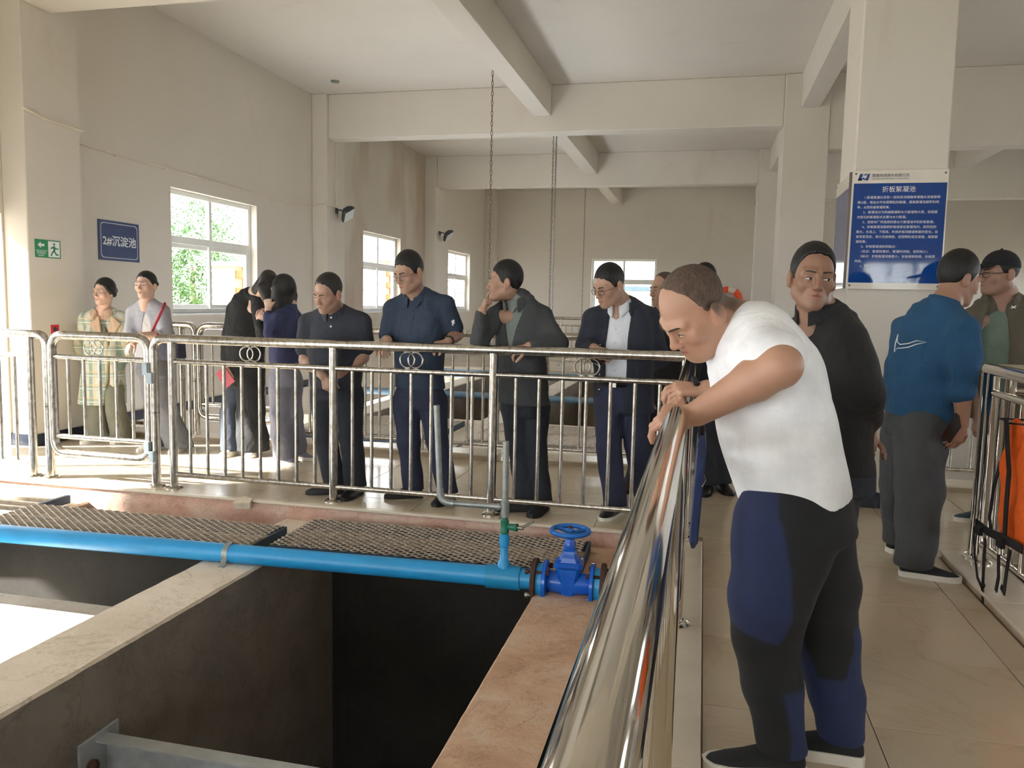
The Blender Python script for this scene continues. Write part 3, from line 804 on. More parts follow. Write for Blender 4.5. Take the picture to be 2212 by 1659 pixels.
# 2# tank sign
M = facing_x(XL, 7.22, 1.775)
sg = board('tank_sign', M, .62, .42, 'sign_blue', 'dark blue wall sign numbered 2 beside the nearest left window')
def frame_line(root, M, x0, y0, x1, y1, r, w_, mat, name='border_line'):
    pts = []
    for cx, cy, a0 in ((x1-r, y1-r, 0), (x0+r, y1-r, 90), (x0+r, y0+r, 180), (x1-r, y0+r, 270)):
        for k in range(5):
            a = math.radians(a0+k*22.5); pts.append((cx+r*math.cos(a), cy+r*math.sin(a), r))
    n = len(pts); v = []; f = []
    for px, py, _ in pts: v.append((px, py, 0))
    cx, cy = (x0+x1)/2, (y0+y1)/2
    for px, py, _ in pts:
        v.append((px-w_*np.sign(px-cx), py-w_*np.sign(py-cy), 0))
    for i in range(n): f.append((i, (i+1) % n, n+(i+1) % n, n+i))
    mb = MB(); mb.add([tuple(M @ Vector((a, b, .0131))) for a, b, c in v], f)
    return part(name, mb, mat, root)
frame_line(sg, M, .03, .025, .59, .395, .04, .006, 'print_white')
put_text(sg, M, '2#沉淀池', .055, .165, .118, 'print_white', bold=.0015, width=.51)
# exit sign on the pilaster
M = facing_x(XL+.26, 6.13, 1.735)
ex = board('exit_sign', M, .30, .165, 'sign_green', 'green exit sign with arrow and running man on the pilaster', th=.006)
flat(ex, M, rect(.006, .062, .135, .066), 'print_white', 'divider', .0062)
flat(ex, M, [(.03, .115), (.065, .143), (.065, .126), (.105, .126), (.105, .104), (.065, .104), (.065, .087)], 'print_white', 'arrow', .0062)
put_text(ex, M, '安全出口', .018, .035, .026, 'print_white', .0064, width=.1)
put_text(ex, M, 'EXIT', .035, .012, .02, 'print_white', .0064, width=.065)
flat(ex, M, rect(.15, .01, .285, .155), 'print_white', 'pictogram_field', .0062)
for poly, nm in (([(.208, .13), (.214, .142), (.226, .142), (.232, .13), (.226, .118), (.214, .118)], 'figure_head'),
                 ([(.198, .108), (.225, .115), (.235, .085), (.225, .06), (.205, .065), (.208, .088)], 'figure_torso'),
                 ([(.205, .068), (.222, .062), (.2, .045), (.188, .018), (.172, .022), (.19, .055)], 'figure_leg'),
                 ([(.21, .07), (.228, .064), (.248, .04), (.268, .04), (.268, .028), (.238, .026)], 'figure_leg'),
                 ([(.2, .108), (.21, .1), (.19, .085), (.172, .088), (.172, .096), (.186, .098)], 'figure_arm'),
                 ([(.225, .112), (.235, .1), (.255, .092), (.265, .1), (.27, .092), (.256, .08), (.23, .088)], 'figure_arm')):
    flat(ex, M, poly, 'sign_green', nm, .0072)
M = facing_x(XL+.26, 6.28, 1.02)
rd = board('alarm_sticker', M, .10, .095, 'sign_red', 'small red square sticker with dark disc low on the pilaster', th=.004)
part('disc', MB().lathe([(.024, 0), (.024, .002)], tuple(M @ Vector((.05, .05, .004))), (1, 0, 0), 18), 'print_dark', rd)
part('white_label', MB().box((0, 0, 0), (.1, .02, .003), M @ Matrix.Translation((0, -.026, 0))), 'print_white', rd)
# big notice board on the square column
M = facing_my(.965, 6.05, 1.555)
BW, BH = .61, .815
nb_ = board('notice_board', M, BW, BH, 'board_white', 'glossy blue and white notice board on the front of the square column', th=.015)
flat(nb_, M, rect(.012, .045, BW-.008, .725), 'board_blue', 'blue_field', .0152, .0006)
tx = .016
for poly in ([(.035, .745), (.055, .745), (.068, .79), (.048, .79)], [(.035, .745), (.062, .745), (.066, .755), (.045, .76)], [(.085, .745), (.1, .745), (.113, .79), (.098, .79)],
             [(.062, .756), (.08, .748), (.095, .752), (.09, .76), (.078, .758), (.07, .768)], [(.068, .778), (.08, .789), (.095, .788), (.092, .78), (.082, .78)]):
    flat(nb_, M, [(a, b) for a, b in poly], 'logo_blue', 'logo', .0154)
put_text(nb_, M, '楚雄市供排水有限公司', .125, .768, .026, 'print_dark', tx, width=.235)
put_text(nb_, M, 'CHU XIONG SHI GONG PAI SHUI YOU XIAN GONG SI', .125, .752, .010, 'print_dark', tx, width=.235)
put_text(nb_, M, '折板絮凝池', .195, .668, .044, 'print_white', tx, width=.21)
LINES = [(.085, '1.絮凝是通过采取一定的扰流措施来增强水流速度梯', .475), (.042, '度G值，增加水中杂质颗粒的碰撞，提高絮凝池容积利用', .515), (.042, '率，从而改善絮凝效果。', .21),
         (.082, '2、絮凝池分为机械絮凝和水力絮凝两大类，目前国', .470), (.045, '内常见的絮凝型式主要为水力絮凝。', .315), (.082, '3、目前本厂所选用的是水力絮凝池中的折板絮凝。', .455),
         (.082, '4、折板絮凝池是把折板组装在絮凝池内，经药后的', .470), (.045, '原水，水流上、下回流，利用折板间廊道断面的变化，反', .520), (.045, '复改变流态，增大流速梯度，促使颗粒相互碰撞，提高絮', .520),
         (.045, '凝效果。', .07), (.082, '5、折板絮凝池的优缺点：', .225), (.082, '1优点：絮凝效果好，絮凝时间短，容积较小；', .425),
         (.082, '2缺点：折板絮凝池板距小，安装维修困难，折板费', .475), (.045, '用高。', .05), (.082, '6、折板絮', .08)]
for i, (x, s_, wd) in enumerate(LINES): put_text(nb_, M, s_, x, .622-i*.0335, .021, 'print_white', tx, width=wd)
for x, y in ((.022, .79), (BW-.022, .79), (.022, .025), (BW-.022, .025)):
    part('screw', MB().lathe([(.007, .015), (.007, .018), (.004, .02)], tuple(M @ Vector((x, y, 0))), (0, -1, 0), 12), 'board_edge', nb_)
M = facing_mx(.971, 6.66, 1.56)
sb2 = board('side_notice_board', M, .60, .80, 'board_white', 'notice board on the left side of the square column, seen edge on', th=.015)
flat(sb2, M, rect(.02, .03, .585, .70), 'board_blue', 'blue_field', .0152, .0006)
part('edge_strip', MB().bbox((.9465, 6.04, 1.56), (.968, 6.056, 2.36), .002), 'board_edge', sb2)
for x, y in ((.02, .78), (.58, .78), (.02, .02), (.58, .02)):
    part('screw', MB().lathe([(.008, .015), (.008, .019)], tuple(M @ Vector((x, y, 0))), (-1, 0, 0), 12), 'board_edge', sb2)

# ================================================================== conduits, lamps, chains
def conduit(pts, label, clips, r=.011):
    root = empty('cable_conduit', tuple(pts[0]), label, 'conduit')
    part('tube', MB().tube(pts, r, 8), 'conduit_white', root, True)
    for p in clips: part('clip', MB().bbox(tuple(np.array(p)-.012), tuple(np.array(p)+.012), .002), 'conduit_white', root)
XP = XL+.27; XW = XL+.012
conduit([(XP, 6.05, 3.04), (XP, 6.30, 2.99), (XP, 6.55, 2.985), (XP, 6.76, 2.98)], 'thin white conduit across the left pilaster', [(XP, 6.18, 3.015), (XP, 6.62, 2.985)])
zs = [(6.72, 2.93), (7.5, 2.905), (8.3, 2.90), (9.1, 2.88), (9.9, 2.87), (10.7, 2.85), (11.3, 2.86), (11.93, 2.90)]
conduit([(XW, y, z) for y, z in zs]+[(XL+.02, 11.935, 2.90), (XL+.26, 11.935, 2.92), (XL+.272, 11.95, 2.92), (XL+.272, 12.25, 2.92)], 'sagging white conduit along the left wall above the window', [(XW, y, z-.005) for y, z in zs[1:-1]])
conduit([(XL+.272, 12.25, 2.92), (XL+.272, 12.25, 3.95)], 'thin vertical conduit on the second pilaster under the beam', [(XL+.272, 12.25, 3.5)], .008)
def floodlight(y, z, label):
    x = XL+.26
    root = empty('floodlight', (x, y, z), label, 'floodlight')
    M = Matrix.Translation((x+.20, y-.02, z)) @ Matrix.Rotation(-.75, 4, 'Z') @ Matrix.Rotation(.55, 4, 'X') @ Matrix.Rotation(-.5, 4, 'Y')
    part('housing', obox([(-.05, .16, .10), (-.02, .17, .11), (.02, .15, .09), (.06, .11, .06)], M), 'lamp_body', root)
    part('lens', MB().bbox((-.145, -.09, -.056), (.145, .09, -.049), .002, M), 'lamp_glass', root)
    part('bracket', MB().tube([(x, y, z+.05), (x+.07, y, z+.06), (x+.13, y-.02, z+.02)], .012, 6), 'lamp_body', root)
    part('wall_plate', MB().bbox((x, y-.05, z), (x+.01, y+.05, z+.09), .002), 'lamp_body', root)
floodlight(12.30, 2.82, 'grey floodlight on the second left pilaster')
floodlight(17.60, 2.93, 'small grey floodlight on the third left pilaster')
def chain(x, y, z0, z1, label, lk=.075):
    root = empty('hanging_chain', (x, y, z0), label, 'chain')
    a = MB().tube([(.012*math.cos(t), 0, .034*math.sin(t)+(.012 if math.sin(t) > 0 else -.012)*0) for t in np.linspace(0, 2*math.pi, 13)[:-1]], .0042, 6, closed=True).mesh('link', 'chain_rust', True)
    b = MB().tube([(0, .012*math.cos(t), .034*math.sin(t)) for t in np.linspace(0, 2*math.pi, 13)[:-1]], .0042, 6, closed=True).mesh('link', 'chain_rust', True)
    n = int((z1-z0)/.058)
    for k in range(n): link('link', a if k % 2 else b, root, (0, 0, (z1-z0)*(k+.5)/n))
p = at(1060, 400, 9.6); chain(p[0], 9.6, .9, 4.19, 'nearest rusty chain hanging from the ceiling beam')
p = at(1192, 450, 13.2); chain(p[0], 13.2, .6, 4.2, 'second hanging chain in the middle of the hall')
cd2 = empty('chain_pole', (p[0]+.04, 13.22, .6), 'thin straight pole hanging right beside the second chain', 'pole'); part('pole', MB().tube([(p[0]+.045, 13.22, .6), (p[0]+.045, 13.22, ZC)], .012, 8), 'galvanised', cd2, True)
p = at(1262, 500, 19.0); chain(p[0], 19.0, .6, ZC, 'farthest thin chain hanging near the end window')
cl_ = empty('ceiling_rose', tuple(at(724, 187, 11.3)), 'small round grey plate on the ceiling near the left wall', 'ceiling plate')
cl_.location.z = ZC
part('plate', MB().lathe([(.02, -.03), (.06, -.025), (.065, 0)], tuple(cl_.location), (0, 0, 1), 20), 'galvanised', cl_, True)
q = at(1414, 10, 7.9)
lh = empty('lamp_holder', (q[0], 7.9, ZC), 'white lamp holder on the ceiling at the top edge', 'lamp holder')
part('rose', MB().lathe([(.03, -.12), (.035, -.07), (.045, -.06), (.045, 0)], tuple(lh.location), (0, 0, 1), 16), 'conduit_white', lh, True)

# ================================================================== lifebuoy and life vest
q = at(1572, 650, YF-.1)
bu = empty('lifebuoy', tuple(q), 'orange and white lifebuoy on the far end wall', 'lifebuoy')
for k in range(8):
    mb = MB(); a0 = k*math.pi/4+.2
    span = .60 if k % 2 == 0 else math.pi/2-.60
    a0 = (k//2)*math.pi/2+(0 if k % 2 == 0 else .98); span = .98 if k % 2 == 0 else math.pi/2-.98
    mb.tube([q+np.array([.31*math.cos(a0+span*t), 0, .31*math.sin(a0+span*t)]) for t in np.linspace(0, 1, 9)], .085, 12)
    part('float_segment' if k % 2 == 0 else 'white_band', mb, 'buoy_orange' if k % 2 == 0 else 'board_white', bu, True)
# ================================================================== people: signed-distance bodies turned into meshes
f32 = np.float32
def V3(*a): return np.array(a, float)
def unit(v): v = np.array(v, float); return v/(np.linalg.norm(v)+1e-12)
def smin(a, b, k):
    h = np.maximum(k-np.abs(a-b), 0)/k
    return np.minimum(a, b)-h*h*k*.25
def smax(a, b, k): return -smin(-a, -b, k)
def cone_d(P, a, b, ra, rb):
    a = np.asarray(a, f32); b = np.asarray(b, f32); ba = b-a; pa = P-a
    t = np.clip(pa @ ba/(ba @ ba+1e-12), 0, 1)
    q = pa-t[:, None]*ba
    return np.sqrt((q*q).sum(1))-(ra+t*(rb-ra))
def ell_d(P, c, r):
    q = P-np.asarray(c, f32); r = np.asarray(r, f32)
    k0 = np.sqrt(((q/r)**2).sum(1)); k1 = np.sqrt(((q/(r*r))**2).sum(1))+1e-9
    return k0*(k0-1)/k1
def catmull(A, m=3):
    A = np.asarray(A, float); out = []
    n = len(A)
    for i in range(n-1):
        p0, p1, p2, p3 = A[max(i-1, 0)], A[i], A[i+1], A[min(i+2, n-1)]
        for k in range(m):
            t = k/m
            out.append(.5*((2*p1)+(-p0+p2)*t+(2*p0-5*p1+4*p2-p3)*t*t+(-p0+3*p1-3*p2+p3)*t**3))
    out.append(A[-1]); return np.array(out)
class SDF:
    def __init__(s): s.ops = []
    def add(s, fn, c, r, k=.01, op='u'): s.ops.append((fn, np.asarray(c, f32), r, k, op)); return s
    def cone(s, a, b, ra, rb=None, k=.01, op='u'):
        rb = ra if rb is None else rb; a = np.asarray(a, float); b = np.asarray(b, float)
        return s.add(lambda P: cone_d(P, a, b, ra, rb), (a+b)/2, np.linalg.norm(b-a)/2+max(ra, rb), k, op)
    def ell(s, c, r, R=None, k=.01, op='u'):
        c = np.asarray(c, f32)
        fn = (lambda P: ell_d(P-c, (0, 0, 0), r)) if R is None else (lambda P: ell_d((P-c) @ R.astype(f32), (0, 0, 0), r))
        return s.add(fn, c, max(r), k, op)
    def loft(s, secs, u, k=.02, op='u', e=2.0, cap=.05):
        """secs: rows (x,y,z,half width,half depth) down a spine; u: lateral axis"""
        S_ = catmull(secs, 3).astype(f32); u = unit(u).astype(f32)
        def fn(P):
            d = np.full(len(P), 9., f32)
            for i in range(len(S_)-1):
                a, b = S_[i, :3], S_[i+1, :3]; ba = b-a; L2 = ba @ ba; ax = ba/np.sqrt(L2)
                ul = u-ax*(u @ ax); ul /= np.linalg.norm(ul); v = np.cross(ax, ul)
                pa = P-a; t = np.clip(pa @ ba/L2, 0, 1); q = pa-t[:, None]*ba
                w_ = S_[i, 3]+t*(S_[i+1, 3]-S_[i, 3]); dd = S_[i, 4]+t*(S_[i+1, 4]-S_[i, 4])
                x = np.abs(q @ ul)/w_; y = np.abs(q @ v)/dd; z = np.abs(q @ ax)/cap
                r = (x**e+y**e)**(1/e); r = np.sqrt(r*r+z*z)
                d = np.minimum(d, (r-1)*np.minimum(w_, dd))
            return d
        lo = S_[:, :3].min(0); hi = S_[:, :3].max(0)
        return s.add(fn, (lo+hi)/2, np.linalg.norm(hi-lo)/2+S_[:, 3:].max(), k, op)
    def eval(s, P):
        d = np.full(len(P), 1., f32)
        for fn, c, r, k, op in s.ops:
            if r > 5: m = slice(None); q = P
            else:
                dd = P-c; m = (dd*dd).sum(1) < (r+.05)**2
                if not m.any(): continue
                q = P[m]
            v = fn(q).astype(f32)
            if op == 'u': d[m] = smin(d[m], v, k)
            elif op == 's': d[m] = smax(d[m], -v, k)
            elif op == 'i': d[m] = smax(d[m], v, k)
            elif op == 'n': d[m] = d[m]+v
        return d
    def mesh(s, h):
        B = 4; us = [o for o in s.ops if o[4] == 'u']
        lo = np.min([o[1]-o[2] for o in us], 0)-.03; hi = np.max([o[1]+o[2] for o in us], 0)+.03
        nb = np.ceil((hi-lo)/(h*B)).astype(int)+1
        g = np.stack(np.meshgrid(*[np.arange(n) for n in nb], indexing='ij'), -1).reshape(-1, 3)
        cc = (lo+(g*B+(B-1)/2)*h).astype(f32)
        dc = s.eval(cc)
        act = np.abs(dc) < .87*B*h+.014
        ga = g[act]
        D = np.repeat(np.repeat(np.repeat(np.where(dc > 0, 1., -1.).astype(f32).reshape(nb), B, 0), B, 1), B, 2)
        off = np.stack(np.meshgrid(*[np.arange(B)]*3, indexing='ij'), -1).reshape(-1, 3)
        ii = (ga[:, None, :]*B+off[None]).reshape(-1, 3)
        D[ii[:, 0], ii[:, 1], ii[:, 2]] = s.eval((lo+ii*h).astype(f32))
        return surface_nets(D, lo, h)
def surface_nets(D, lo, h):
    ins = (D < 0)
    c = ins.astype(np.int8)
    t = c[:-1]+c[1:]; t = t[:, :-1]+t[:, 1:]; t = t[:, :, :-1]+t[:, :, 1:]
    cells = np.argwhere((t > 0) & (t < 8))
    idx = np.full(t.shape, -1, np.int32); idx[cells[:, 0], cells[:, 1], cells[:, 2]] = np.arange(len(cells))
    cr = [(a, b, c_) for a in (0, 1) for b in (0, 1) for c_ in (0, 1)]
    val = {o: D[cells[:, 0]+o[0], cells[:, 1]+o[1], cells[:, 2]+o[2]] for o in cr}
    acc = np.zeros((len(cells), 3)); cnt = np.zeros(len(cells))
    for o in cr:
        for ax in range(3):
            if o[ax]: continue
            q = list(o); q[ax] = 1; q = tuple(q)
            a, b = val[o], val[q]; m = (a < 0) != (b < 0)
            tt = np.where(m, a/(a-b+1e-20), 0)
            p = np.tile(np.array(o, float), (len(cells), 1)); p[:, ax] += tt
            acc[m] += p[m]; cnt[m] += 1
    v = lo+(cells+acc/np.maximum(cnt, 1)[:, None])*h
    quads = []
    for ax in range(3):
        o1, o2 = [(1, 2), (2, 0), (0, 1)][ax]
        sl0 = [slice(1, -1)]*3; sl1 = [slice(1, -1)]*3
        sl0[ax] = slice(0, -1); sl1[ax] = slice(1, None)
        a = ins[tuple(sl0)]; b = ins[tuple(sl1)]
        e = np.argwhere(a != b)
        if not len(e): continue
        sgn = a[e[:, 0], e[:, 1], e[:, 2]]
        base = e.copy()
        for k in range(3):
            if k != ax: base[:, k] += 1
        def cell(d1, d2):
            q = base.copy(); q[:, o1] -= d1; q[:, o2] -= d2
            return idx[q[:, 0], q[:, 1], q[:, 2]]
        Q = np.stack([cell(1, 1), cell(0, 1), cell(0, 0), cell(1, 0)], 1)
        Q[~sgn] = Q[~sgn][:, ::-1]
        quads.append(Q)
    Q = np.concatenate(quads); Q = Q[(Q >= 0).all(1)]
    return v, Q
def np_mesh(name, v, q, mat, col=None, origin=None):
    v = np.asarray(v, float)
    if origin is not None: v = v-np.asarray(origin)
    me = bpy.data.meshes.new(name)
    me.vertices.add(len(v)); me.vertices.foreach_set('co', v.astype(f32).ravel())
    k = q.shape[1]
    me.loops.add(q.size); me.loops.foreach_set('vertex_index', q.astype(np.int32).ravel())
    me.polygons.add(len(q)); me.polygons.foreach_set('loop_start', np.arange(0, q.size, k, dtype=np.int32))
    me.polygons.foreach_set('loop_total', np.full(len(q), k, np.int32))
    me.update(calc_edges=True); me.validate()
    me.materials.append(MATS[mat])
    if col is not None:
        a = me.attributes.new('Col', 'FLOAT_COLOR', 'POINT')
        cc = np.ones((len(v), 4), f32); cc[:, :3] = col; a.data.foreach_set('color', cc.ravel())
    me.shade_smooth()
    return me

# ---- materials for people
def attr_mat(name, rough, bump, bscale, sss=0., var=.06, sheen=0.):
    m = NT(name); at_ = m.n('ShaderNodeAttribute', attribute_name='Col'); v = m.coord()
    f = m.ramp(m.noise(v, 22., 5), [(.3, (1-var,)*3), (.7, (1, 1, 1))])
    m.color(m.mix(1.0, at_.outputs['Color'], f, 'MULTIPLY')); m.set(Roughness=rough)
    if sss:
        m.set(Subsurface_Weight=sss, Subsurface_Scale=.008); m.b.inputs['Subsurface Radius'].default_value = (1, .35, .2)
    if bump: m.bump(m.noise(v, bscale, 4), bump, .002)
attr_mat('skin', .48, .12, 260., .12)
attr_mat('fabric_attr', .85, .3, 350.)
def fabric(name, rgb, rough=.85, folds=.5):
    m = NT(name); c = srgb(*rgb); v = m.coord()
    f = m.noise(v, 7., 4)
    m.color(m.ramp(f, [(.3, tuple(x*.86 for x in c)), (.7, tuple(min(1, x*1.1) for x in c))]))
    m.set(Roughness=rough)
    a = m.noise(m.coord(scale=(1, 1, .6)), 10., 4, .5, 1.0); b = m.noise(v, 420., 2)
    mx = m.n('ShaderNodeMath', operation='MULTIPLY_ADD'); m.l(b, mx.inputs[0]); mx.inputs[1].default_value = .06; m.l(a, mx.inputs[2])
    m.bump(mx.outputs[0], folds*1.3, .03)
for nm, rgb, ro in (('hair_black', (15, 14, 15), .55), ('hair_grey', (34, 32, 31), .6), ('hair_buzz', (84, 68, 58), .8)):
    m = NT(nm); v = m.coord(scale=(1, 1, .3)); c = srgb(*rgb)
    m.color(m.ramp(m.noise(v, 120., 3), [(.3, tuple(x*.6 for x in c)), (.7, tuple(x*1.5 for x in c))])); m.set(Roughness=ro)
    m.bump(m.noise(v, 240., 3), .6, .003)
simple('eye_white', (212, 204, 196), .25, var=.02)
simple('iris', (30, 20, 16), .2, var=.1)
simple('brow', (52, 43, 39), .8, var=.2)
simple('lip', (158, 98, 86), .5, var=.06)
simple('lens', (200, 205, 205), .05, var=.01)
simple('glasses_metal', (120, 112, 108), .3, .8)
simple('glasses_dark', (40, 36, 36), .3, .2)
simple('shoe_black', (20, 20, 22), .4, var=.2)
simple('shoe_matte', (30, 32, 36), .8, var=.2)
simple('sole_white', (226, 222, 212), .6, var=.05)
simple('sole_black', (18, 18, 18), .6)
simple('button', (214, 210, 204), .3)
simple('leather_black', (22, 20, 20), .35)
simple('buckle', (170, 166, 160), .25, .9)

# ---- the head in its own frame: x to the person's left, -y forward, z up, chin at -.116, crown at .123
def head_local(q, o):
    qa = q.copy(); qa[:, 0] = np.abs(qa[:, 0]); fat = o.get('fat', 0.)
    d = ell_d(q, (0, .012, .035), (.074, .094, .088))
    d = smin(d, ell_d(q, (0, -.022, -.03), (.060+fat, .068, .082)), .03)
    d = smin(d, cone_d(qa, (.044+fat, .005, -.055), (.014+fat*.6, -.064, -.095), .024, .021), .025)
    d = smin(d, ell_d(qa, (.040+fat*.7, -.062, -.020), (.026, .022, .026)), .022)
    d = smin(d, cone_d(qa, (.012, -.087, .023), (.046, -.071, .024), .012, .012), .016)
    d = smax(d, -ell_d(qa, (.032, -.100, .004), (.018, .014, .0105)), .014)
    d = smin(d, ell_d(qa, (.032, -.0785, .000), (.0155, .011, .0095)), .006)
    d = smin(d, cone_d(q, (0, -.089, .014), (0, -.106, -.026), .0075, .0115), .012)
    d = smin(d, ell_d(q, (0, -.110, -.029), (.0125, .0115, .0098)), .007)
    d = smin(d, ell_d(qa, (.0135, -.100, -.033), (.0085, .0105, .0078)), .006)
    d = smin(d, ell_d(q, (0, -.076, -.065), (.031, .023, .027)), .02)
    d = smin(d, cone_d(qa, (0, -.0985, -.0555), (.019, -.0885, -.0595), .0058, .0038), .006)
    d = smin(d, cone_d(qa, (0, -.0960, -.0680), (.016, -.0875, -.0655), .0068, .0040), .006)
    d = smax(d, -ell_d(q, (0, -.106, -.0615), (.025, .0105, .0020)), .003)
    d = smin(d, ell_d(q, (0, -.080, -.097), (.02, .017, .017)), .02)
    ex_ = .081+fat*.6; e = ell_d(qa, (ex_, .015, -.004), (.0095, .0205, .033))
    e = smin(e, ell_d(qa, (ex_-.001, .005, -.027), (.0075, .0095, .012)), .01)
    e = smax(e, -ell_d(qa, (ex_+.010, .009, .0), (.0065, .011, .018)), .004)
    d = smin(d, e, .008)
    if fat > .006: d = smin(d, ell_d(q, (0, -.035, -.105), (.05, .045, .026)), .03)
    return d
HAIRLINE = dict(
    short=([-.13, -.082, -.058, -.036, -.022, -.008, .022, .05, .12], [.096, .084, .066, .03, -.004, -.014, .008, -.050, -.062]),
    receding=([-.13, -.07, -.05, -.034, -.02, -.008, .022, .05, .12], [.112, .102, .082, .036, .0, -.010, .008, -.050, -.060]),
    female=([-.13, -.08, -.055, -.03, -.005, .02, .05, .12], [.096, .086, .062, .025, -.005, -.012, -.06, -.075]),
    bald=([-.13, -.047, -.030, -.018, -.012, -.002, .022, .05, .12], [.16, .137, .114, .078, .03, -.010, .006, -.055, -.066]),
    buzz=([-.13, -.05, -.038, -.028, -.016, -.006, .022, .05, .12], [.128, .112, .085, .04, .0, -.012, .008, -.055, -.066]))
def hair_local(q, style, t, top):
    X, Yv = HAIRLINE[style]
    d = ell_d(q, (0, .013+top*.2, .037+top*.3), (.0755+t, .0955+t, .089+t+top*.6))
    fz = np.interp(q[:, 1], X, Yv).astype(f32)
    side = np.clip((np.abs(q[:, 0])-.035)/.05, 0, 1)
    fz = np.where(q[:, 1] < -.03, fz-.012*side*0, fz)
    if style == 'receding' or style == 'buzz':
        fz = np.where(q[:, 1] < -.02, fz+.012*side, fz)
    wob = .003*np.sin(q[:, 0]*190+q[:, 1]*90)+.002*np.sin(q[:, 0]*70+3)
    d = smax(d, (fz+wob-q[:, 2])*.75, .006)
    d = d+.0007*np.sin(q[:, 0]*260+2*np.sin(q[:, 1]*60))*np.sin(q[:, 2]*40+q[:, 1]*150)
    return d
def rot(yaw, pitch=0., roll=0.):
    cy, sy = math.cos(yaw), math.sin(yaw); cp, sp = math.cos(pitch), math.sin(pitch); cr, sr = math.cos(roll), math.sin(roll)
    Rz = np.array([[cy, -sy, 0], [sy, cy, 0], [0, 0, 1]]); Rx = np.array([[1, 0, 0], [0, cp, -sp], [0, sp, cp]]); Ry = np.array([[cr, 0, sr], [0, 1, 0], [-sr, 0, cr]])
    return Rz @ Rx @ Ry
D2R = math.pi/180
POSES = dict(relaxed=[(18, 28, 15)]*4, rail=[(38, 48, 30)]*4, grip=[(62, 70, 45)]*4, point=[(4, 6, 4), (75, 95, 50), (80, 95, 50), (85, 95, 50)],
             flat=[(6, 10, 6)]*4, fist=[(80, 92, 55)]*4, drape=[(30, 38, 22), (36, 44, 25), (42, 48, 28), (48, 50, 30)])
def add_hand(S, wrist, dirv, nrm, thumb, pose='relaxed', s=1.0, spread=.06, thumb_bend=.35, k=.004):
    """wrist point, direction of the fingers, back-of-hand normal, thumb = +1/-1 (side = nrm x dir)"""
    X = unit(dirv); N = np.array(nrm, float); N = unit(N-X*(N @ X)); Yv = np.cross(N, X)*thumb
    G = lambda x, y, z: wrist+s*(X*x+Yv*y+N*z)
    bs = [.030, .010, -.010, -.028]; ln = [.074, .082, .077, .060]; rd = [.0088, .0090, .0085, .0076]
    hs = SDF()
    for i in range(4):
        b = G(.088-.003*abs(i-1), bs[i], 0)
        hs.cone(G(0, bs[i]*.45, -.003), b, .0145*s, .0115*s, k=.014)
    hs.cone(G(.03, 0, -.008), G(.07, 0, -.008), .016*s, .014*s, k=.014)
    hs.cone(G(.018, .018, -.006), G(.05, .034, -.010), .014*s, .012*s, k=.012)
    for i in range(4):
        p = np.array([.088-.003*abs(i-1), bs[i], 0.]); a = 0.; sp = spread*(1.5-i)*.5
        r0 = rd[i]*s
        for j, (fr, ang) in enumerate(zip((.45, .30, .25), POSES[pose][i])):
            a += ang*D2R; L = ln[i]*fr
            q = p+np.array([math.cos(a)*math.cos(sp)*L, math.sin(sp)*L, -math.sin(a)*L])
            hs.cone(G(*p), G(*q), r0, r0*.93, k=k); r0 *= .93; p = q
    p = np.array([.030, .030, -.008]); a = .75; dn = .25
    for j, L in enumerate((.042, .032, .026)):
        q = p+L*np.array([math.cos(a)*math.cos(dn), math.sin(a)*math.cos(dn), -math.sin(dn)])
        hs.cone(G(*p), G(*q), (.0125-.0015*j)*s, (.0115-.0015*j)*s, k=.006 if j else .012); p = q; a -= thumb_bend; dn += .18
    S.add(hs.eval, G(.08, 0, -.03), .135*s, .012)
    return G(.09, 0, 0)

def wrinkle(amp, f1=26., f2=17., ph=0.):
    def fn(P):
        x, y, z = P[:, 0], P[:, 1], P[:, 2]
        return amp*(np.sin(f1*z+6*np.sin(5*x+ph)+4*y+ph)*.6+np.sin(f2*(x-y)+9*np.sin(4*z+ph)+f2*.7*z)*.6+.4*np.sin(41*x+23*z+ph*2)).astype(f32)
    return fn

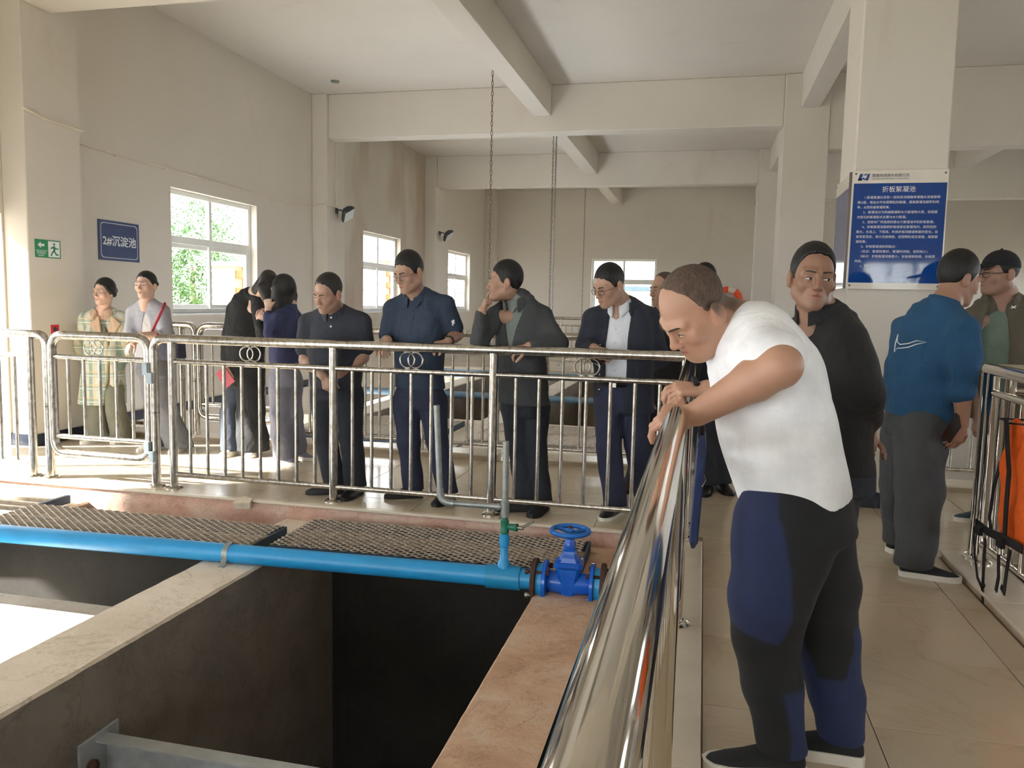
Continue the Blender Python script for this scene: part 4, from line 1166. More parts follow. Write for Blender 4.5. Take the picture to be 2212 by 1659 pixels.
class Person:
    def __init__(s, label, base, yaw, skin=(178, 142, 122), h=.0055):
        s.root = empty('person', (base[0], base[1], 0.), label, 'person'); s.o = np.array([base[0], base[1], 0.])
        s.yaw = yaw; s.u = V3(math.cos(yaw), math.sin(yaw), 0); s.fwd = V3(math.sin(yaw), -math.cos(yaw), 0)
        s.body = SDF(); s.h = h; s.tone = srgb(*skin); s.heads = None
    def mesh(s, name, S, h, mat, col=None, parent=None, label=None):
        v, q = S.mesh(h)
        me = np_mesh(name, v, q, mat, None if col is None else col(v), s.o)
        o = link(name, me, parent or s.root)
        if label: o['label'] = label
        return o
    def mpart(s, name, mb, mat, parent=None, smooth=True):
        return part(name, mb, mat, parent or s.root, smooth)
    # -- head
    def head(s, c, yaw, pitch=0., roll=0., scale=1.0, neck=None, hair='short', hair_mat='hair_black', t=.005, top=.010, fat=0., gaze=0., lids=.0042, brow=.0045, glasses=None, stubble=0., neck_r=.056, smile=0., hh=None, hair_extra=None, lashes=True, scalp=None):
        R = rot(yaw, pitch, roll); c = np.array(c, float); s.hc, s.hR, s.hs = c, R, scale; s.neckp = np.asarray(neck if neck is not None else c, float)
        opts = dict(fat=fat); Rf = R.astype(f32)
        loc = lambda P: ((P-c.astype(f32)) @ Rf/scale).astype(f32)
        W = lambda x, y, z: c+R @ (np.array([x, y, z])*scale)
        s.hW = W
        s.body.add(lambda P: head_local(loc(P), opts)*scale, c, .155*scale, .012)
        if neck is not None:
            s.body.cone(W(0, .022, -.045), neck, neck_r*scale, neck_r*1.08*scale, k=.03)
        def col(P):
            L = loc(P.astype(f32)); n = len(P); base = np.tile(np.array(s.tone), (n, 1))
            x, y, z = L[:, 0], L[:, 1], L[:, 2]
            inh = (np.abs(x) < .1) & (y > -.13) & (y < .12) & (z > -.13) & (z < .14)
            def blend(w_, cc):
                w_ = np.clip(w_, 0, 1)[:, None]*inh[:, None]; nonlocal base
                base = base*(1-w_)+np.array(cc)*w_
            red = np.array(s.tone)*np.array([1.02, .80, .76])
            g = lambda cx, cy, cz, r: np.exp(-(((np.abs(x)-cx)/r)**2+((y-cy)/r)**2+((z-cz)/r)**2))
            blend(.3*g(.045, -.07, -.025, .028), red); blend(.6*g(0, -.11, -.03, .018), red); blend(.5*g(.08, .01, 0, .03), red)
            if stubble:
                blend(stubble*g(0, -.085, -.08, .045), np.array(s.tone)*.55); blend(stubble*.7*g(.05, -.02, -.07, .035), np.array(s.tone)*.6)
            blend(.45*g(.031, -.09, -.0, .018), np.array(s.tone)*np.array([.72, .66, .66]))
            if scalp is not None:
                X_, Z_ = HAIRLINE[hair]; fz = np.interp(y-.012, X_, Z_)
                blend(np.clip((z-fz+.020)/.034, 0, 1)*(y > -.085), np.array(srgb(*scalp)))
            lip = np.exp(-((x/.021)**4+((z+.0615)/.0105)**4))*(y < -.083)
            blend(.75*lip, np.array(srgb(168, 104, 92)))
            blend(.9*np.exp(-((x/.021)**4+((z+.0617)/.0020)**2))*(y < -.083), np.array(srgb(84, 44, 40)))
            return base
        s.skin_col = col
        def surf(x, z):
            ys_ = np.linspace(-.135, .03, 160).astype(f32); q = np.stack([np.full(160, x, f32), ys_, np.full(160, z, f32)], 1)
            d = head_local(q, opts); i = int(np.argmax(d < 0)); return float(ys_[i])
        s.surf = surf
        # eyes
        for sd in (-1, 1):
            ex = sd*.032
            mb = MB(); v = []; f = []; n = 14
            def almond(w_, h_, zc, yoff, cx=0., bulge=.0025):
                mbb = MB(); vv = []; ff = []
                rings = [(1., 0.), (.75, .6), (.4, .9), (0.05, 1.)]
                for rr, bu in rings:
                    for k in range(n):
                        a = 2*math.pi*k/n; xx = ex+cx+math.cos(a)*w_*rr; zz = zc+math.sin(a)*h_*rr*(1-.35*abs(math.cos(a)))
                        yy = surf(xx, zz)-yoff-bulge*bu
                        vv.append(W(xx, yy, zz))
                for i in range(len(rings)-1):
                    for k in range(n): ff.append((i*n+k, i*n+(k+1) % n, (i+1)*n+(k+1) % n, (i+1)*n+k))
                ff.append(tuple((len(rings)-1)*n+k for k in range(n)))
                return mbb.add(vv, ff)
            ey = s.mpart('eye', almond(.0135, lids, -.0005, .0006), 'eye_white')
            s.mpart('iris', almond(.0056, min(lids*1.02, .0056), -.0005, .0014, gaze), 'iris', ey)
            if lashes:
                pts = [W(ex+xx, surf(ex+xx, -.0005+lids*(1-(xx/.016)**2)*.9+.0008)-.0022, -.0005+lids*(1-(xx/.016)**2)*.9+.0008) for xx in np.linspace(-.0145, .0145, 9)]
                s.mpart('eyelid', MB().tube(pts, [.0006]+[.0011]*7+[.0006], 6), 'brow', ey)
            if brow:
                pts = [W(sd*xx, surf(sd*xx, .0225+.004*math.sin((xx-.012)/.036*2.2))-.0012, .0225+.004*math.sin((xx-.012)/.036*2.2)) for xx in np.linspace(.012, .049, 9)]
                s.mpart('eyebrow', MB().tube(pts, [brow*.6]+[brow*.75]*3+[brow*.7]*3+[brow*.45, brow*.2], 8), 'brow')
        # hair
        if hair:
            H = SDF(); H.add(lambda P: hair_local(loc(P), hair, t, top)*scale, c, .15*scale, .01)
            if hair_extra: hair_extra(H, W)
            s.mesh('hair', H, hh or .0045, hair_mat)
        if glasses:
            gl = s.mpart('glasses', MB(), None) if False else None
            r = glasses.get('r', .0013); wd, ht = glasses.get('w', .0235), glasses.get('h', .0165); mat = glasses.get('mat', 'glasses_metal')
            yo = min(surf(.032, .0), surf(.01, .0))-.012
            def lens_path(sd):
                pts = []
                for k in range(20):
                    a = 2*math.pi*k/20; ca, sa = math.cos(a), math.sin(a); e = .6
                    xx = sd*.034+wd*np.sign(ca)*abs(ca)**e; zz = -.003+ht*np.sign(sa)*abs(sa)**e
                    pts.append(W(xx, yo+.012*((abs(xx)/.06)**2), zz))
                return pts
            fr = s.mpart('glasses', MB().tube(lens_path(1), r*scale, 6, closed=True).tube(lens_path(-1), r*scale, 6, closed=True)
                         .tube([W(-.011, yo, .004), W(0, yo-.003, .007), W(.011, yo, .004)], r*scale, 6)
                         .tube([W(.058, yo+.012, .004), W(.077, -.05, .004), W(.083, .0, .006), W(.084, .03, -.008)], r*scale, 6)
                         .tube([W(-.058, yo+.012, .004), W(-.077, -.05, .004), W(-.083, .0, .006), W(-.084, .03, -.008)], r*scale, 6), mat)
        return W
    def arm(s, sh, el, wr, r=(.05, .042, .030), k=.02):
        sh, el, wr = map(np.asarray, (sh, el, wr))
        s.body.cone(sh, el, r[0], r[1], k=k)
        m = el+(wr-el)*.28
        s.body.cone(el, m, r[1], r[1]*.98, k=k); s.body.cone(m, wr, r[1]*.98, r[2], k=k)
    def hand(s, wr, d, n, thumb, pose='relaxed', size=1.0, **kw):
        add_hand(s.body, np.asarray(wr, float), d, n, thumb, pose, size, **kw)
    def trunk(s, pts, r=.07):
        """slim core that joins head, arms and legs under the clothes"""
        for a, b in zip(pts[:-1], pts[1:]): s.body.cone(a, b, r, r, k=.03)
    def finish_body(s):
        return s.mesh('body', s.body, s.h, 'skin', s.skin_col)
    # -- clothes
    def top(s, secs, sleeves, mat, h=.008, name='shirt', wr=.0022, hem=None, cut=None, col=None, k=.05, hemdir=None, ph=0., e=2.3, label=None, extra=None, trap=True):
        """secs rows (point, half width, half depth); sleeves: list of (points, radii)"""
        S = SDF()
        S.loft([(*p, a, b) for p, a, b in secs], s.u, k=.01, e=e)
        if trap and len(sleeves) == 2:
            nb_ = s.neckp+V3(0, 0, .012)
            for pts, rad in sleeves:
                a = np.asarray(nb_); b = np.asarray(pts[0])
                S.cone(a*.72+b*.28, b+V3(0, 0, rad[0]-.052), .058, .048, k=.03)
        for pts, rad in sleeves:
            for i in range(len(pts)-1): S.cone(pts[i], pts[i+1], rad[i], rad[i+1], k=k if i == 0 else .025)
        if wr: S.add(wrinkle(wr, ph=ph), (0, 0, 0), 99, .01, 'n')
        if extra: extra(S)
        if hem is not None:
            hp = np.asarray(hem, f32); hd = unit(hemdir if hemdir is not None else (0, 0, 1)).astype(f32)
            S.add(lambda P: -((P-hp) @ hd), (0, 0, 0), 99, .006, 'i') if False else S.add(lambda P: -((P-hp) @ hd), hp, 9, .006, 'i')
        if cut is not None: S.add(cut, (0, 0, 0), 99, .008, 's')
        return s.mesh(name, S, h, mat, col, label=label)
    def trousers(s, legs, secs, mat, h=.009, wr=.003, col=None, name='trousers', ph=0., label=None, k=.03):
        """legs: list of [(point, radius)...] from hip to ankle"""
        S = SDF()
        if secs: S.loft([(*p, a, b) for p, a, b in secs], s.u, k=.01, e=2.3)
        for lg in legs:
            for i in range(len(lg)-1): S.cone(lg[i][0], lg[i+1][0], lg[i][1], lg[i+1][1], k=k if i == 0 else .02)
        if wr: S.add(wrinkle(wr, 30., 15., ph), (0, 0, 0), 99, .01, 'n')
        zc = [np.asarray(lg[-1][0])[2] for lg in legs]
        for lg in legs:
            p = np.asarray(lg[-1][0], f32); r = lg[-1][1]
            S.add(lambda P, p=p: (P[:, 2]-p[2]), p-np.array([0, 0, .12], f32), .16, .004, 's') if False else None
        z0 = min(zc)
        S.add(lambda P: (z0-P[:, 2]).astype(f32), (0, 0, 0), 99, .004, 'i')
        return s.mesh(name, S, h, mat, col, label=label)
    def shoe(s, ankle, ang, L=.28, mat='shoe_black', sole='sole_black', tone=1.0, wd=1.0, sh=.022):
        """ankle x,y on the floor; ang: toe direction in the floor plane"""
        d = V3(math.cos(ang), math.sin(ang), 0); n_ = V3(-math.sin(ang), math.cos(ang), 0)
        heel = V3(ankle[0], ankle[1], 0)-d*.065
        st = [(.0, .020, .055), (.03, .034, .075), (.10, .037, .098), (.25, .038, .100), (.42, .041, .082), (.60, .046, .062), (.78, .047, .048), (.92, .036, .038), (1.0, .012, .028)]
        v = []; f = []; m = 14
        for t, w_, hh in st:
            for k in range(m):
                a = math.pi*k/(m-1)
                x = math.cos(a)*w_*wd; z = sh*.6+(hh-sh*.6)*max(0., math.sin(a))**.75
                v.append(heel+d*(t*L)+n_*x+V3(0, 0, z))
        for i in range(len(st)-1):
            for k in range(m-1): f.append((i*m+k, i*m+k+1, (i+1)*m+k+1, (i+1)*m+k))
            f.append((i*m+m-1, i*m, (i+1)*m, (i+1)*m+m-1))
        f.append(tuple(range(m-1, -1, -1))); f.append(tuple((len(st)-1)*m+k for k in range(m)))
        sh_o = s.mpart('shoe', MB().add(v, f), mat)
        v = []; f = []
        for t, w_, hh in st:
            e = .004; tt = t*(1+.03)-.012
            for x, z in ((-(w_*wd+e), 0.), (w_*wd+e, 0.), (w_*wd+e, sh), (-(w_*wd+e), sh)): v.append(heel+d*(tt*L)+n_*x+V3(0, 0, z))
        for i in range(len(st)-1):
            for k in range(4): f.append((i*4+k, i*4+(k+1) % 4, (i+1)*4+(k+1) % 4, (i+1)*4+k))
        f.append((3, 2, 1, 0)); f.append(tuple((len(st)-1)*4+k for k in range(4)))
        s.mpart('sole', MB().add(v, f), sole, sh_o)
        return sh_o
    def collar(s, c, up, r, hgt=.04, gap=.35, mat='plaster', flare=.022, depth=.85, name='collar', fold=True, fwd=None):
        """folded collar band around the neck; open at the front by +-gap radians"""
        up = unit(up); f_ = unit(s.fwd if fwd is None else fwd); f_ = unit(f_-up*(f_ @ up)); l_ = np.cross(up, f_)
        v = []; f = []; N = 28
        c = np.asarray(c, float)
        prof = [(0, 0.), (.006, hgt), (.012, hgt*1.02), (flare, hgt*.25), (flare+.002, -.012), (flare-.006, -.012)] if fold else [(0, 0), (.004, hgt), (.010, hgt), (.012, 0)]
        for i in range(N+1):
            a = gap+(2*math.pi-2*gap)*i/N
            dr = f_*math.cos(a)*depth+l_*math.sin(a)
            fr = max(0, math.cos(a)); 
            for q, (e_, z) in enumerate(prof):
                drop = -.035*fr**2
                tip = -.022*math.exp(-((a-gap)/.3)**2)-.022*math.exp(-((2*math.pi-gap-a)/.3)**2) if (fold and q >= 3) else 0
                v.append(c+dr*(r+e_)+up*(z+drop+tip))
        m = len(prof)
        for i in range(N):
            for k in range(m): f.append((i*m+k, i*m+(k+1) % m, (i+1)*m+(k+1) % m, (i+1)*m+k))
        f.append(tuple(range(m-1, -1, -1))); f.append(tuple(N*m+k for k in range(m)))
        return s.mpart(name, MB().add(v, f), mat)
    def button(s, p, d, r=.006, mat='button'):
        return s.mpart('button', MB().lathe([(r, -.004), (r, .002), (r*.5, .003)], p, d, 10), mat)
def J(px, py, Y): return at(px, py, Y)
def FL(px, py):
    d = _fw + CR*(px-PPX)/F + CU*(PPY-py)/F
    return CAMPOS+d*(-CAMPOS[2]/d[2])
# ================================================================== the visitors
fabric('navy_polo', (50, 64, 84)); fabric('black_polo', (50, 54, 64)); fabric('dark_trouser', (42, 46, 56)); fabric('navy_trouser', (46, 52, 76))
fabric('charcoal_jacket', (66, 70, 72)); fabric('shirt_sage', (126, 134, 130)); fabric('ink_coat', (40, 45, 58)); fabric('shirt_white', (222, 226, 234), .8, .35)
fabric('tee_white', (240, 242, 246), .85, .25); fabric('black_jacket', (32, 32, 35)); fabric('blue_sweater', (36, 82, 120), .9, .7); fabric('grey_trouser', (72, 76, 80)); fabric('jeans_dark', (40, 48, 66))
fabric('olive_jacket', (98, 92, 80)); fabric('tee_green', (116, 136, 124)); fabric('black_knit', (32, 35, 38)); fabric('jeans', (56, 66, 82)); fabric('navy_sweater', (48, 54, 88)); fabric('lilac_trouser', (128, 128, 142))
fabric('cardigan_grey', (168, 168, 176)); fabric('tee_pale', (222, 220, 220)); fabric('olive_trouser', (122, 122, 106)); fabric('brown_knit', (112, 92, 84)); fabric('coat_lapel', (190, 162, 138)); fabric('slate_trouser', (104, 106, 112))
fabric('folder_navy', (30, 50, 96), .45, .15); fabric('bag_navy', (42, 44, 66), .6); fabric('cap_black', (20, 22, 28)); fabric('strap_red', (170, 40, 58), .7, .1)
simple('notebook_red', (178, 84, 96), .5, var=.06); simple('phone_black', (22, 22, 26), .2)
def plaid():
    m = NT('plaid'); tc = m.n('ShaderNodeTexCoord'); sep = m.n('ShaderNodeSeparateXYZ'); m.l(tc.outputs['Object'], sep.inputs[0])
    def band(axis, freq, w_, ph=0.):
        a = m.n('ShaderNodeMath', operation='MULTIPLY_ADD'); m.l(sep.outputs[axis], a.inputs[0]); a.inputs[1].default_value = freq; a.inputs[2].default_value = ph
        b = m.n('ShaderNodeMath', operation='FRACT'); m.l(a.outputs[0], b.inputs[0])
        c = m.n('ShaderNodeMath', operation='LESS_THAN'); m.l(b.outputs[0], c.inputs[0]); c.inputs[1].default_value = w_; return c.outputs[0]
    base = srgb(196, 198, 184)
    c = m.mix(band(0, 9., .34), base, srgb(142, 160, 148)); c = m.mix(.5, c, m.mix(band(2, 8., .36), c, srgb(136, 154, 142)))
    c = m.mix(band(0, 9., .07, .55), c, srgb(206, 178, 128)); c = m.mix(band(2, 8., .06, .6), c, srgb(208, 182, 138))
    c = m.mix(band(2, 8., .05, .9), c, srgb(236, 234, 222))
    m.color(c); m.set(Roughness=.9); m.bump(m.noise(m.coord(), 14., 3), .3, .01)
plaid()
UP = V3(0, 0, 1)
def torso(rows): return [(J(px, py, Y), w_, d_) for px, py, Y, w_, d_ in rows]
def between(a, b, t): return np.asarray(a)*(1-t)+np.asarray(b)*t

# ---- man in the navy polo and glasses, both hands on the rail
def man_navy_polo():
    p = Person('tall man in navy polo shirt and glasses resting both hands on the rail', FL(900, 1085), -.18)
    nk = J(898, 638, 5.24)
    W = p.head(J(884, 590, 5.13), -.42, .34, -.05, 1.06, nk, 'short', t=.0055, top=.020, lids=.0028, glasses=dict(w=.022, h=.0145, mat='glasses_metal'))
    shA, elA, wrA = J(848, 668, 5.24), J(833, 735, 5.36), J(838, 735, 5.12)
    shB, elB, wrB = J(963, 660, 5.26), J(987, 722, 5.33), J(968, 738, 5.14)
    p.arm(shA, elA, wrA, (.05, .042, .030)); p.arm(shB, elB, wrB, (.05, .044, .030))
    p.hand(wrA, (.04, -.75, -.62), (0, -.55, .8), -1, 'rail', 1.0)
    p.hand(wrB, (-.62, -.62, -.18), (-.1, -.45, .85), 1, 'drape', 1.0)
    hpA, hpB = J(878, 870, 5.30), J(934, 868, 5.30)
    p.trunk([nk, J(905, 720, 5.27), J(905, 850, 5.30)]); p.trunk([shA, shB], .05)
    fa, fb = FL(868, 1080), FL(956, 1090)
    kA, kB = J(883, 955, 5.26), J(944, 950, 5.27)
    aA, aB = V3(fa[0]+.05, fa[1]+.10, .10), V3(fb[0], fb[1]+.12, .10)
    p.trunk([hpA, kA, aA], .045); p.trunk([hpB, kB, aB], .045); p.trunk([J(905, 850, 5.30), hpA], .05); p.trunk([J(905, 850, 5.30), hpB], .05)
    p.finish_body()
    p.top(torso([(898, 634, 5.24, .075, .07), (904, 654, 5.26, .16, .09), (906, 715, 5.27, .185, .125), (906, 780, 5.28, .18, .12), (908, 850, 5.29, .187, .125)]),
          [([shA, J(838, 722, 5.30)], [.062, .066]), ([shB, J(981, 706, 5.30)], [.062, .066])], 'navy_polo', hem=J(905, 838, 5.29), name='polo_shirt', ph=1.)
    p.collar(J(897, 641, 5.21), (0, -.25, 1), .066, .038, .3, 'navy_polo')
    p.trousers([[(hpA, .105), (kA, .078), (aA-V3(0, 0, .04), .075)], [(hpB, .105), (kB, .078), (aB-V3(0, 0, .04), .075)]],
               torso([(908, 820, 5.29, .165, .11), (907, 868, 5.30, .18, .12)]), 'navy_trouser', ph=2.)
    p.shoe(aA, math.radians(205), .27, 'shoe_matte'); p.shoe(aB, math.radians(262), .27, 'shoe_matte')
    w0 = between(elB, wrB, .9)
    p.mpart('wristwatch', MB().lathe([(.034, -.011), (.036, -.009), (.036, .009), (.034, .011)], w0, wrB-elB, 20), 'leather_black')
    lp = shB+V3(.045, -.068, -.075)
    p.mpart('sleeve_logo', MB().prism([(-.004, -.02), (.004, -.02), (.005, -.004), (.016, -.006), (.008, .008), (.014, .014), (.002, .022), (-.004, .012), (-.012, .012), (-.006, .0)], .003,
            Matrix.Translation(tuple(J(978, 697, 5.17))) @ Matrix.Rotation(.5, 4, 'Z') @ Matrix.Rotation(math.pi/2, 4, 'X')), 'print_white', smooth=False)
    for i in range(2): p.button(J(893+i*.5, 672+i*16, 5.155-i*.005), (0, -1, .1), .005, 'leather_black')

# ---- man in the dark polo with clasped hands
def man_dark_polo():
    p = Person('man in dark buttoned polo shirt standing with hands clasped in front', FL(725, 1070), -.05)
    nk = J(723, 670, 5.25)
    p.head(J(709, 634, 5.10), -.32, .38, .12, 1.05, nk, 'receding', t=.0045, top=.010, lids=.0030, hair_mat='hair_grey', stubble=.15)
    shA, elA, wrA = J(665, 700, 5.27), J(660, 778, 5.27), J(699, 812, 5.13)
    shB, elB, wrB = J(781, 697, 5.28), J(783, 772, 5.27), J(734, 808, 5.15)
    p.arm(shA, elA, wrA, (.052, .045, .031)); p.arm(shB, elB, wrB, (.052, .045, .031))
    p.hand(wrA, (.28, -.05, -.9), (-.35, -.9, -.05), 1, 'drape', 1.0)
    p.hand(wrB, (-.75, .1, -.62), (.2, -.95, -.2), -1, 'drape', 1.0)
    hpA, hpB = J(702, 850, 5.31), J(755, 850, 5.31)
    p.trunk([nk, J(724, 740, 5.28), J(727, 840, 5.31)]); p.trunk([shA, shB], .05)
    fa, fb = FL(702, 1072), FL(756, 1076)
    kA, kB = J(703, 945, 5.30), J(758, 945, 5.30)
    aA, aB = V3(fa[0]+.03, fa[1]+.10, .10), V3(fb[0], fb[1]+.10, .10)
    p.trunk([hpA, kA, aA], .045); p.trunk([hpB, kB, aB], .045); p.trunk([hpA, hpB], .05); p.trunk([J(727, 840, 5.31), hpA], .05)
    p.finish_body()
    p.top(torso([(723, 667, 5.25, .08, .075), (723, 688, 5.27, .165, .095), (724, 745, 5.26, .195, .135), (725, 800, 5.27, .195, .14), (727, 850, 5.29, .18, .13)]),
          [([shA, J(659, 752, 5.28)], [.068, .070]), ([shB, J(789, 748, 5.28)], [.068, .070])], 'black_polo', hem=J(727, 836, 5.29), name='polo_shirt', ph=2.)
    p.collar(J(721, 674, 5.22), (0, -.3, 1), .068, .038, .3, 'black_polo')
    for i, y in enumerate((686, 705)): p.button(J(715+i*-.5, y, 5.145-i*.012), (0, -1, .2), .0075)
    p.trousers([[(hpA, .105), (kA, .085), (aA-V3(0, 0, .035), .078)], [(hpB, .105), (kB, .085), (aB-V3(0, 0, .035), .078)]],
               torso([(727, 812, 5.29, .155, .11), (728, 855, 5.30, .17, .12)]), 'dark_trouser', ph=.5)
    p.shoe(aA, math.radians(205), .27); p.shoe(aB, math.radians(268), .27)

# ---- man in the charcoal jacket touching his nose
def man_charcoal():
    p = Person('man in charcoal jacket looking left with a finger at his nose', FL(1140, 1105), -.42)
    nk = J(1114, 644, 5.30)
    W = p.head(J(1091, 611, 5.20), -1.35, .02, .0, 1.06, nk, 'short', t=.0055, top=.020, lids=.0038, neck_r=.050)
    shA, elA, wrA = J(1070, 685, 5.20), J(1036, 738, 5.13), J(1041, 672, 5.03)
    shB, elB, wrB = J(1172, 685, 5.28), J(1206, 742, 5.20), J(1143, 748, 5.07)
    p.arm(shA, elA, wrA); p.arm(shB, elB, wrB)
    p.hand(wrA, (.25, .25, .9), (-.85, -.35, .3), 1, 'point', .95)
    p.hand(wrB, (-.85, -.25, -.25), (-.1, -.5, .85), 1, 'drape', 1.0)
    hpA, hpB = J(1113, 880, 5.30), J(1156, 880, 5.32)
    p.trunk([nk, J(1125, 740, 5.28), J(1133, 860, 5.31)]); p.trunk([shA, shB], .05)
    fa, fb = FL(1118, 1108), FL(1163, 1112)
    kA, kB = J(1122, 965, 5.29), J(1155, 965, 5.31)
    aA, aB = V3(fa[0]+.05, fa[1]+.08, .10), V3(fb[0], fb[1]+.10, .10)
    p.trunk([hpA, kA, aA], .045); p.trunk([hpB, kB, aB], .045); p.trunk([hpA, hpB], .05); p.trunk([J(1133, 860, 5.31), hpA], .05)
    p.finish_body()
    secs = torso([(1114, 641, 5.28, .085, .08), (1120, 666, 5.27, .16, .09), (1124, 735, 5.27, .185, .13), (1128, 800, 5.29, .175, .13), (1131, 860, 5.30, .185, .14), (1133, 885, 5.30, .187, .14)])
    neckp = J(1100, 660, 5.20); u_, f_ = p.u.astype(f32), p.fwd.astype(f32)
    o_ = J(1098, 690, 5.14).astype(f32)
    def cut(P):
        q = P-o_; z = q[:, 2]; w_ = np.clip(.012+.26*(z+.19), .0, .085)
        return np.maximum(np.maximum(np.abs(q @ u_)-w_, -(q @ f_)-.075), -(z+.20))
    p.top(secs, [([shA, elA, between(elA, wrA, .88)], [.064, .060, .047]), ([shB, elB, between(elB, wrB, .82)], [.066, .064, .049])], 'charcoal_jacket', hem=J(1133, 872, 5.30), name='jacket', wr=.003, cut=cut, ph=3.)
    p.top([(c_, a*.9, b*.88) for c_, a, b in secs[:4]], [], 'shirt_sage', name='shirt', wr=.001)
    p.collar(J(1108, 652, 5.22), (-.1, -.15, 1), .060, .034, .35, 'shirt_sage', flare=.018)
    p.collar(J(1112, 656, 5.24), (-.05, -.1, 1), .082, .05, .75, 'charcoal_jacket', flare=.03, name='jacket_collar')
    p.trousers([[(hpA, .105), (kA, .082), (aA-V3(0, 0, .05), .075)], [(hpB, .105), (kB, .082), (aB-V3(0, 0, .05), .075)]],
               torso([(1133, 845, 5.30, .155, .11), (1134, 885, 5.31, .165, .12)]), 'dark_trouser', ph=1.5)
    p.shoe(aA, math.radians(198), .28, 'shoe_matte'); p.shoe(aB, math.radians(262), .27, 'shoe_matte')

# ---- man in the dark coat over a white shirt
def man_dark_coat():
    p = Person('man in dark open coat and white shirt looking down at a phone', FL(1345, 1115), -.25)
    nk = J(1340, 655, 5.28)
    p.head(J(1316, 617, 5.16), -.72, .42, .05, 1.07, nk, 'short', t=.004, top=.010, lids=.0026, glasses=dict(w=.023, h=.014, mat='glasses_dark'))
    shA, elA, wrA = J(1280, 690, 5.26), J(1266, 748, 5.28), J(1283, 752, 5.13)
    shB, elB, wrB = J(1402, 688, 5.36), J(1425, 772, 5.42), J(1372, 800, 5.30)
    p.arm(shA, elA, wrA); p.arm(shB, elB, wrB)
    p.hand(wrA, (.45, -.25, -.55), (-.5, -.75, .3), 1, 'drape', .98)
    hpA, hpB = J(1318, 870, 5.32), J(1370, 870, 5.36)
    p.trunk([nk, J(1338, 740, 5.30), J(1342, 860, 5.33)]); p.trunk([shA, shB], .05)
    fa = FL(1326, 1120); fb = FL(1392, 1095)
    kA, kB = J(1314, 965, 5.28), J(1376, 960, 5.36)
    aA, aB = V3(fa[0], fa[1]+.10, .10), V3(fb[0], fb[1]+.06, .10)
    p.trunk([hpA, kA, aA], .045); p.trunk([hpB, kB, aB], .045); p.trunk([hpA, hpB], .05); p.trunk([J(1342, 860, 5.33), hpA], .05)
    p.finish_body()
    secs = torso([(1342, 651, 5.29, .078, .07), (1343, 674, 5.30, .18, .09), (1344, 740, 5.31, .205, .135), (1346, 800, 5.33, .20, .135), (1347, 860, 5.34, .205, .14), (1347, 905, 5.34, .205, .14)])
    u_, f_ = p.u.astype(f32), p.fwd.astype(f32); o_ = J(1332, 740, 5.2).astype(f32)
    def cut(P):
        q = P-o_; z = q[:, 2]; l = q @ u_
        c0 = np.interp(z, [-.5, -.1, .25], [-.012, -.004, .015]); w_ = np.interp(z, [-.5, -.22, 0, .2], [.055, .075, .075, .07])
        return np.maximum(np.abs(l-c0)-w_, -(q @ f_)-.06).astype(f32)
    p.top(secs, [([shA, elA, between(elA, wrA, .7)], [.068, .066, .052]), ([shB, elB, wrB], [.070, .068, .055])], 'ink_coat', hem=J(1347, 888, 5.34), name='coat', wr=.003, cut=cut, ph=4.)
    p.top([(c_, a*.88, b*.86) for c_, a, b in secs[:5]], [], 'shirt_white', name='shirt', wr=.0015, hem=J(1340, 822, 5.3))
    p.collar(J(1337, 660, 5.25), (-.05, -.25, 1), .064, .042, .3, 'shirt_white', flare=.024)
    p.collar(J(1341, 664, 5.27), (0, -.1, 1), .09, .05, .9, 'ink_coat', flare=.03, name='coat_collar')
    for y in (683, 712, 741, 770, 800): p.button(J(1331-(y-683)*.03, y, 5.195), (-.2, -1, 0), .0045)
    for y in (745, 777, 809, 841): p.button(J(1296-(y-745)*.02, y, 5.165), (-.2, -1, 0), .005)
    p.trousers([[(hpA, .105), (kA, .085), (aA-V3(0, 0, .04), .078)], [(hpB, .11), (kB, .085), (aB-V3(0, 0, .04), .078)]],
               torso([(1342, 826, 5.32, .16, .112), (1344, 880, 5.33, .175, .12)]), 'navy_trouser', ph=2.5)
    bel = p.mpart('belt', MB().tube([J(1342, 828, 5.32)+p.u*.163*math.cos(a)+p.fwd*.116*math.sin(a) for a in np.linspace(0, 2*math.pi, 29)[:-1]], .017, 6, closed=True), 'leather_black')
    p.mpart('buckle', MB().bbox((-.024, -.004, -.017), (.024, .004, .017), .003, Matrix.Translation(tuple(J(1324, 832, 5.18))) @ Matrix.Rotation(p.yaw, 4, 'Z')), 'buckle', bel, False)
    p.shoe(aA, math.radians(250), .27, 'shoe_black', 'sole_white'); p.shoe(aB, math.radians(285), .27)
    ph = part('mobile_phone', MB().bbox((-.038, -.005, -.075), (.038, .005, .075), .003, Matrix.Translation(tuple(J(1301, 772, 5.12))) @ Matrix.Rotation(-.3, 4, 'Z') @ Matrix.Rotation(.5, 4, 'Y') @ Matrix.Rotation(-.9, 4, 'X')), 'phone_black', None)
    tag(ph, 'dark mobile phone in the hand of the man in the open coat', 'phone')
